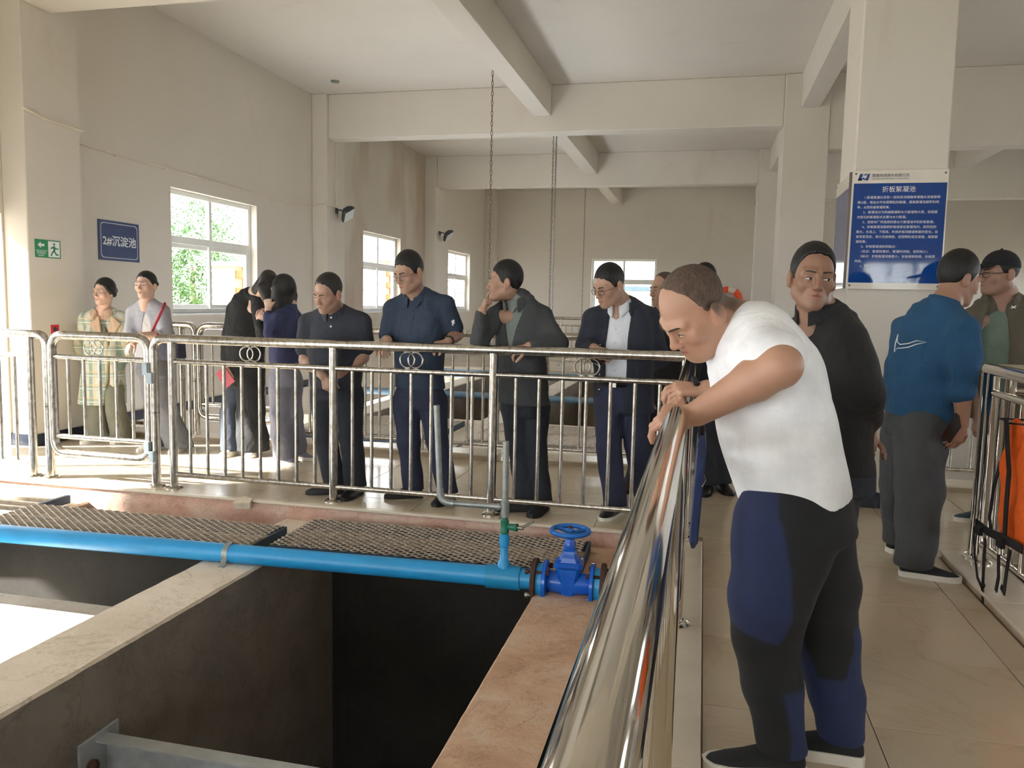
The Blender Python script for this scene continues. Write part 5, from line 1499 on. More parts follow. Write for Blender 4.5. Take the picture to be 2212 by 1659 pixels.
# ---- man in the white T-shirt bending over the near rail
def man_white_tee():
    Y = 2.40
    p = Person('heavy balding man in white T-shirt bending over the polished rail', FL(1720, 1660), -1.35, (184, 142, 118), h=.0045)
    nk = J(1596, 716, 2.42)
    W = p.head(J(1500, 672, 2.34), -1.02, .80, .14, 1.03, nk, 'bald', 'hair_buzz', t=.0016, top=.0, fat=.008, lids=.0034, gaze=-.002, neck_r=.072, stubble=.3, brow=.0040, scalp=(96, 78, 66))
    shA, elA, wrA = J(1640, 760, 2.60), J(1625, 868, 2.66), J(1528, 842, 2.58)       # far (right) arm
    shB, elB, wrB = J(1640, 738, 2.32), J(1683, 790, 2.15), J(1508, 892, 2.24)       # near (left) arm
    p.arm(shA, elA, wrA, (.055, .046, .032)); p.arm(shB, elB, wrB, (.056, .056, .036))
    p.hand(wrB, (-.80, .12, -.12), (.02, -.55, .85), 1, 'drape', 1.12, thumb_bend=.3)
    p.hand(wrA, (-.80, -.2, .02), (.02, -.35, .9), -1, 'drape', 1.05)
    hip = J(1712, 1100, 2.42)
    p.trunk([nk, J(1650, 850, 2.42), hip], .09); p.trunk([shA, shB], .06)
    kN, kF = J(1655, 1375, 2.40), J(1785, 1375, 2.55)
    aN = J(1690, 1640, 2.44); aN[2] = .10; fF = FL(1815, 1640); aF = V3(fF[0], fF[1], .11)
    p.trunk([hip, kN, aN], .05); p.trunk([hip, kF, aF], .05)
    p.finish_body()
    secs = [(J(1578, 722, 2.42), .085, .082), (J(1612, 748, 2.42), .18, .118), (J(1650, 835, 2.42), .20, .148), (J(1676, 930, 2.42), .205, .160), (J(1700, 1020, 2.42), .205, .155), (J(1718, 1085, 2.42), .20, .148), (J(1724, 1120, 2.42), .20, .145)]
    slB = between(shB, elB, .74)
    hp = J(1718, 1090, 2.42)
    p.top(secs, [([shA, between(shA, elA, .6)], [.075, .085]), ([shB, slB], [.084, .080])], 'tee_white', h=.007, name='tee_shirt', wr=.0022, hem=hp, hemdir=(-.36, 0, 1), ph=.7, k=.06,
          extra=lambda S: (S.cone(J(1635, 728, 2.42), J(1690, 800, 2.42), .085, .10, k=.08)))
    p.collar(J(1576, 720, 2.42), (-.80, 0, .60), .086, .016, .02, 'tee_white', fold=False, depth=.98, fwd=(-.6, 0, -.8))
    navy, blk = np.array(srgb(34, 46, 84)), np.array(srgb(28, 30, 34))
    kz = kN[2]
    def col(P):
        # near leg: navy thigh front and calf back, black knee and seat; far leg: navy shin
        x, y, z = P[:, 0], P[:, 1], P[:, 2]
        xc = np.interp(z, [.1, aN[2]+.05, kz, hip[2]], [aN[0], aN[0], kN[0], hip[0]])
        front = (xc-x); near = y < 2.475
        st = lambda d: np.clip(d/.010+.5, 0, 1)
        edge = np.interp(z, [kz, kz+.12, kz+.26, kz+.42], [-.02, -.035, .0, .06])
        w_ = near*np.maximum(st(z-kz-.03-.25*front)*st(front-edge), st(kz-.14-z)*st(-front-.015))
        w_ = w_+(~near)*st(kz+.02-z)*st(-front-.05)
        w_ = np.clip(w_, 0, 1)[:, None]
        return blk*(1-w_)+navy*w_
    p.trousers([[(J(1700, 1130, 2.33), .150), (J(1665, 1280, 2.34), .118), (kN, .098), (J(1668, 1480, 2.42), .086), (aN-V3(0, 0, .03), .07)],
                [(J(1735, 1130, 2.50), .145), (J(1770, 1270, 2.52), .115), (kF, .095), (J(1805, 1500, 2.56), .082), (aF-V3(0, 0, .02), .07)]],
               [(J(1718, 1080, 2.42), .185, .150), (J(1722, 1140, 2.42), .185, .155)], 'fabric_attr', h=.007, wr=.003, col=col, ph=.3, k=.04)
    s1 = p.shoe(aN, math.radians(190), .30, 'shoe_matte', 'sole_white', sh=.03); p.shoe(aF, math.radians(176), .30, 'shoe_matte', 'sole_white', sh=.035)
    # folder held against the rail, with a black strap in his hand
    M = Matrix.Translation((-.001, 2.92, .62)) @ Matrix.Rotation(.03, 4, 'Y')
    fo = empty('document_bag', (0, 2.92, .62), 'flat navy document bag hanging beside the near rail', 'bag')
    part('body', obox([(0, .005, .13), (.03, .014, .165), (.34, .016, .17), (.385, .008, .165)], Matrix.Translation((.0, 2.80, .60)) @ Matrix.Rotation(.04, 4, 'Y')), 'folder_navy', fo)
    part('strap', MB().tube([(.012, 2.68, .97), (.0, 2.60, 1.10), (-.01, 2.56, 1.165), (-.02, 2.60, 1.175), (.0, 2.68, 1.10), (.014, 2.78, .98)], .010, 8), 'black_web', fo, True)
    part('zip_pull', MB().tube([(.02, 2.66, .87), (.03, 2.64, .84), (.02, 2.63, .82)], .003, 6), 'buckle', fo)

# ---- man in the black jacket, hands behind his back, looking back at the camera
def man_black_jacket():
    p = Person('man in black jacket with hands behind his back glancing sideways', FL(1790, 1440), -.95, (150, 114, 94), h=.005)
    nk = J(1768, 680, 3.36)
    p.head(J(1755, 602, 3.30), .10, .05, .06, 1.03, nk, 'receding', t=.005, top=.012, fat=.0, lids=.0040, gaze=.0045, stubble=.0, neck_r=.058)
    shA, elA, wrA = J(1722, 730, 3.58), J(1745, 850, 3.62), J(1850, 930, 3.52)
    shB, elB, wrB = J(1830, 742, 3.24), J(1868, 850, 3.24), J(1874, 915, 3.40)
    p.arm(shA, elA, wrA); p.arm(shB, elB, wrB, (.055, .046, .032))
    p.hand(wrB, (.22, .1, -.9), (.75, -.6, 0), 1, 'relaxed', 1.05)
    p.hand(wrA, (.8, -.2, -.4), (.3, .2, .9), 1, 'relaxed', 1.0)
    hip = J(1795, 1030, 3.40); p.trunk([nk, J(1785, 850, 3.40), hip], .08); p.trunk([shA, shB], .05)
    fA, fB = FL(1762, 1425), FL(1812, 1440)
    aA, aB = V3(fA[0], fA[1], .1), V3(fB[0], fB[1], .1); kA, kB = between(hip, aA, .48)+V3(-.03, 0, 0), between(hip, aB, .48)+V3(-.02, 0, 0)
    p.trunk([hip, kA, aA], .05); p.trunk([hip, kB, aB], .05)
    p.finish_body()
    secs = [(J(1772, 672, 3.38), .085, .075), (J(1782, 712, 3.39), .175, .10), (J(1782, 800, 3.40), .20, .14), (J(1784, 900, 3.40), .195, .14), (J(1788, 990, 3.40), .19, .135), (J(1790, 1030, 3.40), .19, .13)]
    p.top(secs, [([shA, elA, wrA], [.075, .068, .055]), ([shB, elB, between(elB, wrB, .8)], [.080, .074, .058])], 'black_jacket', hem=J(1797, 1012, 3.40), name='jacket', wr=.0035, ph=5.)
    p.collar(J(1764, 684, 3.34), (-.05, -.1, 1), .078, .055, .35, 'black_jacket', flare=.016, fold=False)
    p.trousers([[(between(hip, kA, .12), .115), (kA, .088), (aA-V3(0, 0, .04), .078)], [(between(hip, kB, .12), .115), (kB, .088), (aB-V3(0, 0, .04), .078)]],
               [(J(1797, 990, 3.40), .175, .125), (J(1797, 1050, 3.40), .18, .13)], 'dark_trouser', ph=2.2)
    p.shoe(aA, math.radians(215), .28, 'shoe_black'); p.shoe(aB, math.radians(225), .28, 'shoe_black')

# ---- man in the blue sweater seen from behind
def man_blue_sweater():
    p = Person('man in blue half-zip sweater and grey trousers seen from behind', FL(1965, 1245), 2.25, (164, 126, 106), h=.005)
    nk = J(2040, 662, 4.62)
    p.head(J(2070, 605, 4.66), 1.95, .30, .0, 1.05, nk, 'short', t=.0065, top=.026, lids=.003)
    shB, elB, wrB = J(2082, 722, 4.42), J(2078, 830, 4.38), J(2079, 916, 4.40)
    shA, elA, wrA = J(1958, 715, 4.78), J(1935, 830, 4.85), J(1960, 900, 4.95)
    p.arm(shA, elA, wrA); p.arm(shB, elB, wrB, (.052, .044, .030))
    p.hand(wrB, (-.25, .1, -.85), (.3, -.92, -.1), 1, 'relaxed', .98)
    hip = J(1972, 910, 4.62); p.trunk([nk, J(2010, 790, 4.62), hip], .08); p.trunk([shA, shB], .05)
    fB, fA = FL(1958, 1243), FL(1932, 1192)
    aB, aA = V3(fB[0]+.03, fB[1], .10), V3(fA[0]+.02, fA[1], .10)
    kB, kA = J(1985, 1060, 4.50), J(1945, 1050, 4.78)
    p.trunk([hip, kA, aA], .05); p.trunk([hip, kB, aB], .05); p.finish_body()
    secs = [(J(2036, 658, 4.62), .085, .075), (J(2022, 690, 4.62), .175, .10), (J(2008, 760, 4.62), .205, .15), (J(1998, 840, 4.62), .205, .16), (J(1988, 895, 4.62), .19, .15), (J(1986, 915, 4.62), .178, .14)]
    p.top(secs, [([shA, elA, wrA], [.075, .07, .05]), ([shB, between(shB, elB, .5), between(elB, wrB, .16)], [.080, .082, .066])], 'blue_sweater', hem=J(1986, 900, 4.62), hemdir=(.12, 0, 1), name='sweater', wr=.005, ph=1.1,
          extra=lambda S: S.cone(J(1950, 885, 4.55), J(2030, 900, 4.55), .07, .07, k=.05))
    p.collar(J(2034, 664, 4.62), (.35, .1, 1), .072, .045, .3, 'blue_sweater', flare=.016)
    p.trousers([[(J(1988, 925, 4.54), .135), (kB, .118), (J(1978, 1180, 4.47), .098), (aB-V3(0, 0, .035), .098)], [(J(1958, 925, 4.72), .13), (kA, .11), (aA-V3(0, 0, .04), .085)]],
               [(J(1984, 885, 4.62), .16, .125), (J(1978, 930, 4.62), .17, .14)], 'grey_trouser', wr=.004, ph=3.)
    p.shoe(aB, math.radians(-8), .29, 'shoe_matte', 'sole_white', sh=.03); p.shoe(aA, math.radians(20), .28, 'shoe_matte', 'sole_white', sh=.03)
    # white outlined emblem on the back: projected onto the sweater
    pts = [(1932, 760), (1934, 742), (1940, 722), (1938, 738), (1944, 744), (1962, 742), (1980, 736), (2002, 739), (1978, 744), (1962, 750), (1946, 752), (1938, 752)]
    dep = lambda x: 4.62-.175+.0009*abs(x-1985)**1.0*1.05
    def flatpoly(pp, push):
        v = [J(x, y, dep(x)-push) for x, y in pp]; n = len(v)
        return v
    outer = flatpoly(pts, .006)
    p.mpart('back_emblem', MB().tube(outer, .0028, 6, closed=True), 'print_white')
    ph = part('mobile_phone', MB().bbox((-.036, -.004, -.07), (.036, .004, .07), .003, Matrix.Translation(tuple(J(2058, 925, 4.36))) @ Matrix.Rotation(.4, 4, 'Z') @ Matrix.Rotation(.6, 4, 'Y')), 'phone_black', None)
    tag(ph, 'mobile phone in the lowered hand of the man in the blue sweater', 'phone')

# ---- man in the cap and olive jacket
def man_cap():
    p = Person('man in black cap, green T-shirt and olive jacket at the right edge', FL(2140, 1140), -.35, (166, 130, 112), h=.005)
    nk = J(2168, 640, 5.42)
    W = p.head(J(2158, 592, 5.36), -1.25, .05, .0, 1.06, nk, 'short', t=.003, top=.002, lids=.0036, stubble=.55, glasses=dict(w=.022, h=.0135, mat='glasses_dark', r=.0018))
    shA, elA, wrA = J(2100, 692, 5.40), J(2094, 800, 5.44), J(2112, 900, 5.40)
    shB, elB, wrB = J(2238, 700, 5.50), J(2250, 810, 5.52), J(2230, 905, 5.42)
    p.arm(shA, elA, wrA); p.arm(shB, elB, wrB)
    p.hand(wrA, (0, -.1, -1), (-.8, -.5, 0), 1, 'relaxed'); p.hand(wrB, (0, -.1, -1), (.8, -.5, 0), -1, 'relaxed')
    hip = J(2170, 905, 5.45); p.trunk([nk, J(2170, 780, 5.45), hip], .08); p.trunk([shA, shB], .05)
    fA = FL(2110, 1128); fB = FL(2195, 1150); aA, aB = V3(fA[0]+.06, fA[1]+.05, .1), V3(fB[0], fB[1]+.05, .1)
    kA, kB = between(hip, aA, .5), between(hip, aB, .5)
    p.trunk([hip, kA, aA], .05); p.trunk([hip, kB, aB], .05); p.finish_body()
    secs = torso([(2168, 640, 5.43, .085, .075), (2166, 668, 5.44, .185, .10), (2166, 740, 5.45, .205, .145), (2168, 820, 5.45, .20, .145), (2172, 890, 5.45, .20, .14), (2172, 920, 5.45, .20, .14)])
    u_, f_ = p.u.astype(f32), p.fwd.astype(f32); o_ = J(2146, 740, 5.3).astype(f32)
    def cut(P):
        q = P-o_; z = q[:, 2]; w_ = np.interp(z, [-.5, 0, .14, .2, .3], [.085, .08, .06, .045, .03])
        return np.maximum(np.abs((q @ u_)+.0)-w_, -(q @ f_)-.07).astype(f32)
    p.top(secs, [([shA, elA, wrA], [.07, .068, .055]), ([shB, elB, wrB], [.07, .068, .055])], 'olive_jacket', hem=J(2172, 905, 5.45), name='jacket', wr=.003, cut=cut, ph=2.)
    p.top([(c_, a*.9, b*.9) for c_, a, b in secs[:5]], [], 'tee_green', name='tee_shirt', wr=.0018, hem=J(2172, 872, 5.45), trap=False)
    p.collar(J(2162, 650, 5.40), (-.05, -.1, 1), .082, .05, .75, 'olive_jacket', flare=.028)
    p.trousers([[(between(hip, kA, .1), .11), (kA, .088), (aA-V3(0, 0, .04), .078)], [(between(hip, kB, .1), .11), (kB, .088), (aB-V3(0, 0, .04), .078)]],
               torso([(2172, 880, 5.45, .17, .12), (2172, 920, 5.45, .175, .125)]), 'jeans_dark', ph=1.)
    p.shoe(aA, math.radians(195), .28, 'grate_frame', 'sole_white', sh=.03); p.shoe(aB, math.radians(250), .28, 'grate_frame', 'sole_white', sh=.03)
    # cap
    H = SDF(); R = p.hR.astype(f32); c = p.hc.astype(f32); s_ = 1.06
    loc = lambda P: ((P-c) @ R/s_).astype(f32)
    def dome(P):
        q = loc(P); d = ell_d(q, (0, .010, .042), (.0835, .1045, .094)); return smax(d, (.040-.18*q[:, 1]-q[:, 2]), .006)*s_
    def bill(P):
        q = loc(P); d = ell_d(q, (0, -.115, .052), (.075, .085, .035)); d = np.maximum(d, np.abs(q[:, 2]-.050-.22*(q[:, 1]+.11)+2.2*q[:, 0]**2)-.006); return np.maximum(d, q[:, 1]+.06)*s_
    H.add(dome, c, .16, .008); H.add(bill, W(0, -.12, .05), .13, .006)
    cap = p.mesh('cap', H, .0045, 'cap_black')
    p.mpart('button', MB().lathe([(.008, -.003), (.006, .004)], W(0, .012, .139), p.hR @ V3(0, 0, 1), 10), 'cap_black', cap)
    lp = J(2189, 664, 5.30)
    p.mpart('chest_logo', MB().prism([(-.02, -.004), (-.008, .002), (-.012, .012), (0, .006), (.016, .012), (.008, .0), (.014, -.008), (.0, -.003), (-.008, -.012), (-.006, -.003)], .002,
            Matrix.Translation(tuple(lp)) @ Matrix.Rotation(-.1, 4, 'Z') @ Matrix.Rotation(math.pi/2, 4, 'X')), 'print_white', smooth=False)

# ---- two people half hidden behind the man in white
def hidden_men():
    p = Person('balding man in dark clothes half hidden behind the open-coated man', FL(1400, 1062), -.2)
    nk = J(1440, 668, 6.0)
    p.head(J(1434, 626, 5.95), -.9, .1, 0, 1.02, nk, 'buzz', 'hair_buzz', t=.002, top=0., lids=.003, scalp=(96, 78, 66))
    hip = J(1425, 860, 6.05); shA, shB = J(1400, 700, 6.0), J(1490, 700, 6.05); elA, elB = J(1395, 780, 6.05), J(1498, 780, 6.1); wrA, wrB = J(1405, 850, 6.0), J(1490, 850, 6.05)
    p.arm(shA, elA, wrA); p.arm(shB, elB, wrB); p.hand(wrA, (0, -.1, -1), (-1, 0, 0), 1); p.hand(wrB, (0, -.1, -1), (1, 0, 0), -1)
    fA, fB = FL(1368, 1060), FL(1425, 1050); aA, aB = V3(fA[0], fA[1], .1), V3(fB[0], fB[1], .1)
    kA, kB = J(1395, 950, 6.0), J(1428, 950, 6.05)
    p.trunk([nk, hip], .08); p.trunk([shA, shB], .05); p.trunk([hip, kA, aA], .05); p.trunk([hip, kB, aB], .05); p.finish_body()
    p.top(torso([(1440, 668, 6.0, .08, .07), (1442, 690, 6.02, .17, .09), (1442, 760, 6.03, .19, .13), (1436, 880, 6.05, .19, .13)]), [([shA, elA, wrA], [.065, .06, .05]), ([shB, elB, wrB], [.065, .06, .05])], 'black_jacket', name='jacket', hem=J(1436, 870, 6.05))
    p.trousers([[(J(1412, 870, 6.04), .11), (kA, .08), (aA-V3(0, 0, .04), .075)], [(J(1445, 870, 6.06), .11), (kB, .08), (aB-V3(0, 0, .04), .075)]], torso([(1430, 850, 6.05, .16, .12), (1428, 885, 6.05, .17, .12)]), 'dark_trouser')
    p.shoe(aA, math.radians(235), .27, 'flange_rust'); p.shoe(aB, math.radians(270), .27, 'flange_rust')
    p = Person('black-haired person in dark clothes standing behind the bending man', FL(1540, 1062), .4)
    nk = J(1540, 660, 6.42)
    p.head(J(1524, 610, 6.37), 2.6, .1, 0, 1.03, nk, 'short', t=.006, top=.02)
    hip = J(1535, 860, 6.47); shA, shB = J(1495, 695, 6.42), J(1580, 695, 6.47); elA, elB = J(1490, 780, 6.47), J(1590, 780, 6.52); wrA, wrB = J(1500, 850, 6.42), J(1580, 850, 6.47)
    p.arm(shA, elA, wrA); p.arm(shB, elB, wrB); p.hand(wrA, (0, -.1, -1), (-1, 0, 0), 1); p.hand(wrB, (0, -.1, -1), (1, 0, 0), -1)
    fA, fB = FL(1528, 1062), FL(1552, 1058); aA, aB = V3(fA[0], fA[1], .1), V3(fB[0]+.02, fB[1], .1); kA, kB = J(1520, 950, 6.42), J(1545, 950, 6.47)
    p.trunk([nk, hip], .08); p.trunk([shA, shB], .05); p.trunk([hip, kA, aA], .05); p.trunk([hip, kB, aB], .05); p.finish_body()
    p.top(torso([(1540, 660, 6.42, .08, .07), (1540, 685, 6.44, .16, .09), (1538, 760, 6.45, .17, .13), (1536, 880, 6.47, .17, .13)]), [([shA, elA, wrA], [.06, .06, .05]), ([shB, elB, wrB], [.06, .06, .05])], 'ink_coat', name='jacket', hem=J(1536, 880, 6.47))
    p.trousers([[(J(1522, 880, 6.42), .10), (kA, .08), (aA-V3(0, 0, .04), .085)], [(J(1550, 880, 6.47), .10), (kB, .08), (aB-V3(0, 0, .04), .085)]], torso([(1536, 860, 6.47, .15, .11), (1536, 890, 6.47, .16, .12)]), 'dark_trouser')
    p.shoe(aA, math.radians(260), .27); p.shoe(aB, math.radians(290), .27)

# ---- the four women on the left
def woman_plaid():
    p = Person('woman in green plaid coat and glasses with hands behind her back', FL(230, 955), .15, (206, 170, 152), h=.006)
    nk = J(224, 672, 6.5)
    def bun(H, W):
        H.ell(W(0, .10, .01), (.04*1.02,)*3, k=.02)
        for sd in (-1, 1): H.cone(W(sd*.066, -.030, .045), W(sd*.078, .03, -.02), .018, .026, k=.02)
    p.head(J(226, 631, 6.42), -.12, .08, .05, 1.0, nk, 'female', t=.006, top=.008, lids=.0036, brow=.003, glasses=dict(w=.024, h=.016), neck_r=.048, hair_extra=bun)
    shA, elA, wrA = J(186, 690, 6.5), J(170, 755, 6.62), J(200, 800, 6.72); shB, elB, wrB = J(264, 690, 6.52), J(276, 760, 6.62), J(250, 800, 6.72)
    p.arm(shA, elA, wrA, (.045, .038, .027)); p.arm(shB, elB, wrB, (.045, .038, .027)); p.hand(wrA, (.8, .1, -.4), (0, 1, 0), 1, size=.9); p.hand(wrB, (-.8, .1, -.4), (0, 1, 0), -1, size=.9)
    hip = J(224, 800, 6.55); fA, fB = FL(205, 955), FL(257, 954); aA, aB = V3(fA[0], fA[1]+.05, .1), V3(fB[0], fB[1]+.05, .1); kA, kB = J(206, 885, 6.5), J(250, 885, 6.5)
    p.trunk([nk, hip], .07); p.trunk([shA, shB], .04); p.trunk([hip, kA, aA], .04); p.trunk([hip, kB, aB], .04); p.finish_body()
    secs = torso([(224, 672, 6.51, .075, .065), (225, 690, 6.52, .15, .085), (225, 740, 6.53, .185, .13), (224, 800, 6.54, .195, .15), (222, 850, 6.55, .215, .165), (221, 900, 6.55, .225, .17)])
    u_, f_ = p.u.astype(f32), p.fwd.astype(f32); o_ = J(228, 740, 6.4).astype(f32)
    def cut(P):
        q = P-o_; z = q[:, 2]; w_ = np.interp(z, [-.6, -.35, -.1, .0, .12, .25], [.06, .02, .0, .006, .035, .055])
        return np.maximum(np.abs(q @ u_)-w_, -(q @ f_)-.06).astype(f32)
    p.top(secs, [([shA, elA, wrA], [.062, .062, .052]), ([shB, elB, wrB], [.062, .062, .052])], 'plaid', name='coat', wr=.003, hem=J(222, 872, 6.55), cut=cut, ph=1.)
    p.top([(c_, a*.88, b*.88) for c_, a, b in secs[:5]], [], 'brown_knit', name='jumper', wr=.001, trap=False, hem=J(222, 850, 6.55))
    p.collar(J(224, 676, 6.48), (0, -.1, 1), .068, .05, .45, 'coat_lapel', flare=.055)
    for sd in (-1, 1):
        v = [J(226+sd*14, 682, 6.405), J(226+sd*34, 700, 6.415), J(226+sd*26, 712, 6.395), J(226+sd*6, 738, 6.375)]
        p.mpart('lapel', MB().add([q-p.fwd*.0 for q in v]+[q-p.fwd*.02 for q in v], [(0, 1, 2, 3), (7, 6, 5, 4), (0, 4, 5, 1), (1, 5, 6, 2), (2, 6, 7, 3), (3, 7, 4, 0)]), 'coat_lapel', smooth=False)
    p.button(J(187, 690, 6.40), (0, -1, 0), .008)
    p.trousers([[(J(208, 830, 6.53), .10), (kA, .09), (aA-V3(0, 0, .06), .10)], [(J(243, 830, 6.55), .10), (kB, .09), (aB-V3(0, 0, .06), .10)]], torso([(224, 800, 6.55, .15, .11), (224, 835, 6.55, .16, .12)]), 'olive_trouser', wr=.005)
    p.shoe(aA, math.radians(262), .26, 'sole_white', 'sole_white', sh=.03); p.shoe(aB, math.radians(285), .26, 'sole_white', 'sole_white', sh=.03)
def woman_cardigan():
    p = Person('woman in grey cardigan leaning her forearms on the railing gate', FL(345, 972), -.1, (206, 172, 154), h=.006)
    nk = J(318, 655, 6.22)
    def pony(H, W):
        for sd in (-1, 1): H.cone(W(sd*.068, -.020, .045), W(sd*.074, .04, .01), .012, .02, k=.02)
        H.cone(W(0, .085, .0), W(-.04, .10, -.10), .032, .026, k=.02); H.cone(W(-.04, .10, -.10), W(-.05, .08, -.16), .026, .012, k=.02)
    p.head(J(316, 617, 6.16), .05, .0, -.06, 1.0, nk, 'female', t=.004, top=.004, lids=.0034, brow=.0028, neck_r=.046, hair_extra=pony)
    shA, elA, wrA = J(289, 676, 6.22), J(281, 722, 6.16), J(292, 737, 6.0); shB, elB, wrB = J(352, 674, 6.25), J(362, 724, 6.18), J(305, 724, 5.98)
    p.arm(shA, elA, wrA, (.042, .036, .026)); p.arm(shB, elB, wrB, (.042, .038, .027)); p.hand(wrA, (-.2, -.4, -.4), (-.2, -.6, .7), 1, size=.9); p.hand(wrB, (-.8, -.2, -.1), (0, -.6, .8), 1, size=.9)
    hip = J(333, 800, 6.32); fA, fB = FL(330, 972), FL(380, 975); aA, aB = V3(fA[0], fA[1]+.05, .1), V3(fB[0], fB[1]+.05, .1); kA, kB = J(332, 880, 6.3), J(356, 880, 6.3)
    p.trunk([nk, hip], .07); p.trunk([shA, shB], .04); p.trunk([hip, kA, aA], .04); p.trunk([hip, kB, aB], .04); p.finish_body()
    secs = torso([(318, 655, 6.23, .07, .06), (320, 674, 6.24, .14, .08), (322, 715, 6.25, .155, .115), (326, 760, 6.28, .14, .11), (330, 790, 6.30, .155, .115)])
    u_, f_ = p.u.astype(f32), p.fwd.astype(f32); o_ = J(316, 720, 6.1).astype(f32)
    def cut(P):
        q = P-o_; z = q[:, 2]; w_ = np.interp(z, [-.3, 0, .15, .22], [.075, .075, .06, .05])
        return np.maximum(np.abs((q @ u_)+.01)-w_, -(q @ f_)-.06).astype(f32)
    p.top(secs, [([shA, elA, between(elA, wrA, .4)], [.058, .056, .044]), ([shB, elB, between(elB, wrB, .3)], [.06, .058, .046])], 'cardigan_grey', name='cardigan', wr=.003, hem=J(329, 775, 6.28), cut=cut)
    p.top([(c_, a*.92, b*.92) for c_, a, b in secs], [], 'tee_pale', name='blouse', wr=.002, hem=J(329, 768, 6.28), trap=False)
    p.trousers([[(J(322, 800, 6.30), .095), (kA, .082), (aA-V3(0, 0, .07), .10)], [(J(346, 800, 6.33), .10), (kB, .095), (aB-V3(0, 0, .07), .125)]], torso([(330, 765, 6.29, .135, .10), (333, 805, 6.31, .155, .12)]), 'slate_trouser', wr=.004)
    p.shoe(aA, math.radians(250), .25, 'sole_white', 'sole_white'); p.shoe(aB, math.radians(285), .25, 'sole_white', 'sole_white')
    bg_ = empty('shoulder_bag', tuple(J(376, 752, 6.2)), 'navy shoulder bag with red strap on the hip of the cardigan woman', 'bag')
    part('body', obox([(-.11, .10, .045), (-.08, .125, .06), (.06, .12, .055), (.09, .10, .03)], Matrix.Translation(tuple(J(372, 752, 6.17))) @ Matrix.Rotation(-.25, 4, 'Z')), 'bag_navy', bg_)
    pts = [J(362, 742, 6.10), J(340, 722, 6.075), J(326, 722, 6.08), J(340, 692, 6.09), J(351, 668, 6.13), J(356, 655, 6.24), J(360, 690, 6.38), J(378, 735, 6.24)]
    part('strap', MB().tube(pts, .011, 6), 'strap_red', bg_, True)
def woman_black():
    p = Person('woman in long black top bowing her head, holding a red notebook', FL(520, 980), .55, (206, 172, 154), h=.006)
    nk = J(552, 634, 6.35)
    def drape(H, W):
        for a in (-.07, -.03, .03, .07): H.cone(W(a, -.02, .06), J(586+a*60, 660, 6.12), .045, .03, k=.03)
        H.cone(J(556, 626, 6.3), J(580, 600, 6.25), .05, .07, k=.03)
    p.head(J(581, 625, 6.22), .8, 1.05, .0, 1.0, nk, 'female', t=.010, top=.006, lids=.003, neck_r=.046, hair_extra=drape)
    shA, elA, wrA = J(508, 668, 6.38), J(491, 740, 6.38), J(490, 790, 6.30); shB, elB, wrB = J(560, 668, 6.30), J(570, 735, 6.22), J(560, 700, 6.10)
    p.arm(shA, elA, wrA, (.045, .038, .027)); p.arm(shB, elB, wrB, (.045, .038, .027)); p.hand(wrA, (-.05, -.15, -.95), (-.5, -.85, 0), 1, 'drape', .92); p.hand(wrB, (.3, -.1, .8), (0, -1, 0), 1, 'relaxed', .9)
    hip = J(530, 820, 6.42); fA, fB = FL(493, 984), FL(540, 984); aA, aB = V3(fA[0], fA[1]+.05, .1), V3(fB[0], fB[1]+.05, .1); kA, kB = J(500, 890, 6.4), J(540, 890, 6.4)
    p.trunk([nk, J(535, 700, 6.4), hip], .07); p.trunk([shA, shB], .04); p.trunk([hip, kA, aA], .04); p.trunk([hip, kB, aB], .04); p.finish_body()
    p.top(torso([(550, 636, 6.36, .075, .07), (538, 652, 6.38, .14, .10), (532, 700, 6.40, .165, .14), (530, 770, 6.42, .165, .14), (530, 800, 6.42, .17, .14)]), [([shA, elA, between(elA, wrA, .95)], [.065, .06, .048]), ([shB, elB, wrB], [.062, .055, .045])], 'black_knit', name='jumper', wr=.003, hem=J(528, 788, 6.42))
    p.trousers([[(J(512, 810, 6.41), .10), (J(497, 890, 6.38), .085), (aA-V3(0, 0, .06), .095)]], None, 'jeans', wr=.003, name='jeans')
    p.trousers([[(J(540, 800, 6.42), .125), (J(541, 890, 6.40), .125), (aB-V3(0, 0, .06), .15)]], torso([(530, 775, 6.42, .15, .12), (534, 830, 6.42, .15, .125)]), 'black_knit', wr=.005, name='skirt')
    p.shoe(aA, math.radians(275), .25, 'sole_white', 'sole_white'); p.shoe(aB, math.radians(290), .25, 'sole_white', 'sole_white')
    nb = part('red_notebook', MB().bbox((-.055, -.008, -.08), (.055, .008, .08), .003, Matrix.Translation(tuple(J(487, 815, 6.22))) @ Matrix.Rotation(.1, 4, 'Z') @ Matrix.Rotation(-.65, 4, 'Y')), 'notebook_red', None)
    tag(nb, 'dusty red notebook held by the woman in black', 'notebook')
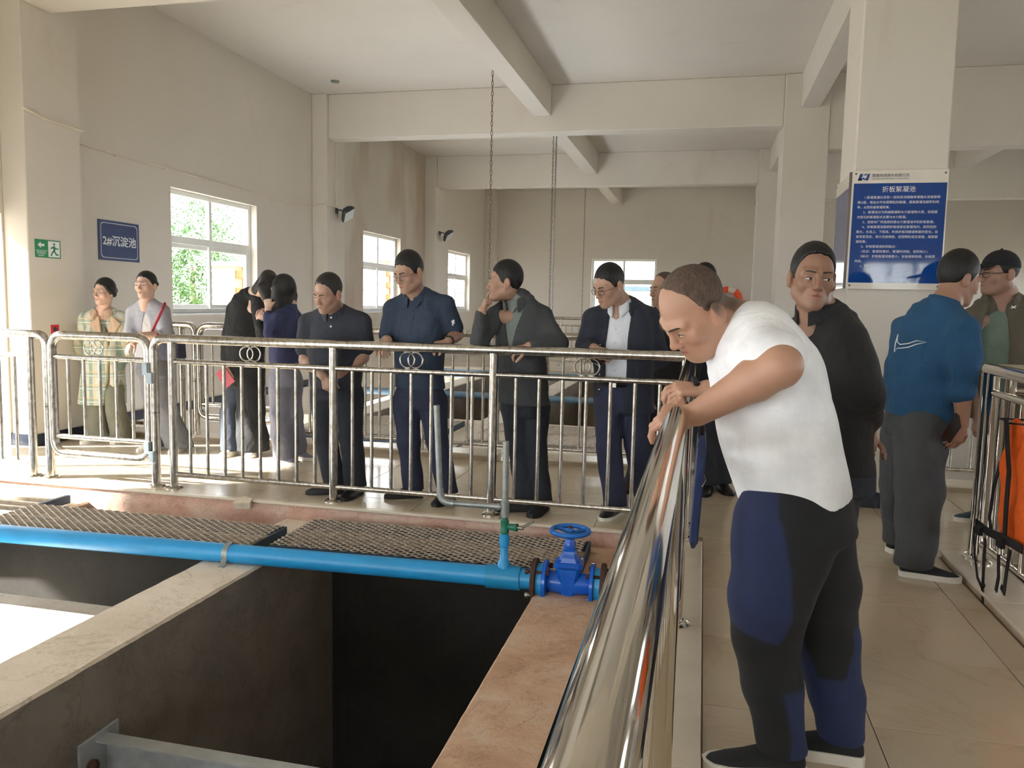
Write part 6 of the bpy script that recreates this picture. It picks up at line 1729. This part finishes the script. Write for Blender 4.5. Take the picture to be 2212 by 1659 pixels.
def woman_navy():
    p = Person('woman in navy jumper with long black hair whispering to the woman in black', FL(625, 1000), -.9, (206, 172, 154), h=.006)
    nk = J(622, 658, 6.18)
    def drape(H, W):
        H.cone(J(618, 625, 6.18), J(612, 690, 6.10), .085, .05, k=.03); H.cone(J(598, 640, 6.1), J(588, 688, 6.05), .05, .025, k=.03); H.cone(J(630, 640, 6.22), J(622, 675, 6.2), .05, .04, k=.03)
        for sd in (-1, 1): H.cone(W(sd*.066, -.005, .03), W(sd*.076, .01, -.13), .040, .036, k=.03)
    p.head(J(611, 628, 6.15), -1.75, .1, .0, 1.0, nk, 'female', t=.010, top=.008, lids=.003, neck_r=.046, hair_extra=drape)
    shA, elA, wrA = J(600, 690, 6.02), J(584, 720, 5.98), J(579, 668, 6.02); shB, elB, wrB = J(638, 690, 6.25), J(650, 735, 6.25), J(640, 780, 6.15)
    p.arm(shA, elA, wrA, (.042, .036, .026)); p.arm(shB, elB, wrB, (.042, .038, .027)); p.hand(wrA, (-.1, .1, .9), (0, -1, 0), -1, 'fist', .9); p.hand(wrB, (-.1, -.3, -.9), (.8, -.4, 0), 1, 'relaxed', .9)
    hip = J(618, 815, 6.2); fA, fB = FL(612, 1002), FL(640, 992); aA, aB = V3(fA[0], fA[1]+.03, .1), V3(fB[0], fB[1]+.03, .1); kA, kB = J(606, 900, 6.12), J(632, 900, 6.2)
    p.trunk([nk, hip], .07); p.trunk([shA, shB], .04); p.trunk([hip, kA, aA], .04); p.trunk([hip, kB, aB], .04); p.finish_body()
    p.top(torso([(622, 660, 6.18, .07, .065), (620, 682, 6.17, .13, .09), (616, 725, 6.16, .145, .125), (614, 770, 6.17, .14, .125), (615, 795, 6.18, .14, .125)]), [([shA, elA, between(elA, wrA, .75)], [.058, .055, .044]), ([shB, elB, between(elB, wrB, .9)], [.06, .055, .046])], 'navy_sweater', name='jumper', wr=.003, hem=J(615, 783, 6.18))
    p.trousers([[(J(608, 820, 6.14), .105), (kA, .092), (aA-V3(0, 0, .06), .10)], [(J(628, 820, 6.22), .10), (kB, .088), (aB-V3(0, 0, .06), .085)]], torso([(615, 778, 6.18, .125, .11), (617, 825, 6.18, .14, .13)]), 'lilac_trouser', wr=.005)
    p.shoe(aA, math.radians(-25), .25, 'lilac_trouser', 'sole_white', sh=.03); p.shoe(aB, math.radians(-15), .25, 'lilac_trouser', 'sole_white', sh=.03)

# ---- orange life vest hanging on the right railing
def life_vest():
    ve = empty('life_vest', (1.47, 3.95, .1), 'orange life vest with black straps hanging on the right railing', 'life vest')
    def pad(pts, rad, nm='foam_panel', flat_=.45):
        S = SDF()
        c0 = np.mean(pts, 0)
        for i in range(len(pts)-1): S.cone(pts[i], pts[i+1], rad[i], rad[i+1], k=.03)
        S.add(wrinkle(.004, 22, 13), (0, 0, 0), 99, .01, 'n')
        v, q = S.mesh(.009)
        v[:, 0] = c0[0]+(v[:, 0]-c0[0])*flat_
        me = np_mesh(nm, v, q, 'orange_fabric', None, parent_world(ve)); return link(nm, me, ve)
    X = 1.452
    Q = lambda px, py: (lambda d: CAMPOS+d*((X-CAMPOS[0])/d[0]))(_fw+CR*(px-PPX)/F+CU*(PPY-py)/F)
    pad([Q(2196, 930), Q(2185, 1010), Q(2182, 1120), Q(2178, 1150)], [.055, .085, .085, .07])
    pad([Q(2228, 930), Q(2226, 1010), Q(2222, 1120), Q(2214, 1160)], [.055, .09, .09, .07])
    pad([Q(2272, 940), Q(2280, 1020), Q(2275, 1140), Q(2268, 1180)], [.06, .1, .1, .08])
    def strap(pix, r=.011, dx=-.05):
        pts = [Q(*p)+V3(dx, 0, 0) for p in pix]
        v = []; f = []
        for i, p in enumerate(pts):
            t = unit(pts[min(i+1, len(pts)-1)]-pts[max(i-1, 0)]); n_ = unit(np.cross(t, (1, 0, 0)))
            for o_ in (n_*r-V3(.003, 0, 0), n_*r+V3(.003, 0, 0), -n_*r+V3(.003, 0, 0), -n_*r-V3(.003, 0, 0)): v.append(p+o_)
        for i in range(len(pts)-1):
            for k in range(4): f.append((i*4+k, i*4+(k+1) % 4, (i+1)*4+(k+1) % 4, (i+1)*4+k))
        f += [(3, 2, 1, 0), tuple(len(v)-4+k for k in range(4))]
        part('strap', MB().add(v, f), 'black_web', ve)
    strap([(2200, 905), (2202, 960), (2206, 1020), (2200, 1090), (2196, 1160), (2184, 1170)], .022)
    strap([(2176, 1000), (2160, 1060), (2152, 1120), (2158, 1160)], .014, -.03)
    strap([(2134, 1130), (2160, 1150), (2200, 1168), (2240, 1190)], .02, -.055)
    strap([(2132, 1140), (2134, 1200), (2140, 1250), (2152, 1275), (2156, 1265)], .008, -.06)
    strap([(2158, 1165), (2154, 1230), (2152, 1270), (2153, 1324)], .013, -.06)
    strap([(2188, 1200), (2188, 1250), (2182, 1280)], .013, -.06)
    strap([(2214, 1190), (2206, 1240), (2200, 1285), (2194, 1270)], .013, -.06)
    part('hang_cord', MB().tube([V3(1.53, 3.98, .93), Q(2180, 905)+V3(-.04, 0, 0), Q(2196, 915)+V3(-.04, 0, 0), V3(1.53, 3.75, .93)], .005, 6), 'black_web', ve)
    for px, py in ((2148, 1148), (2198, 1176)):
        c = Q(px, py)+V3(-.07, 0, 0)
        part('buckle', MB().bbox(tuple(c-V3(.012, .03, .022)), tuple(c+V3(.012, .03, .022)), .004), 'black_web', ve)
man_navy_polo(); man_dark_polo(); man_charcoal(); man_dark_coat(); man_white_tee(); man_black_jacket(); man_blue_sweater(); man_cap(); hidden_men()
woman_plaid(); woman_cardigan(); woman_black(); woman_navy(); life_vest()
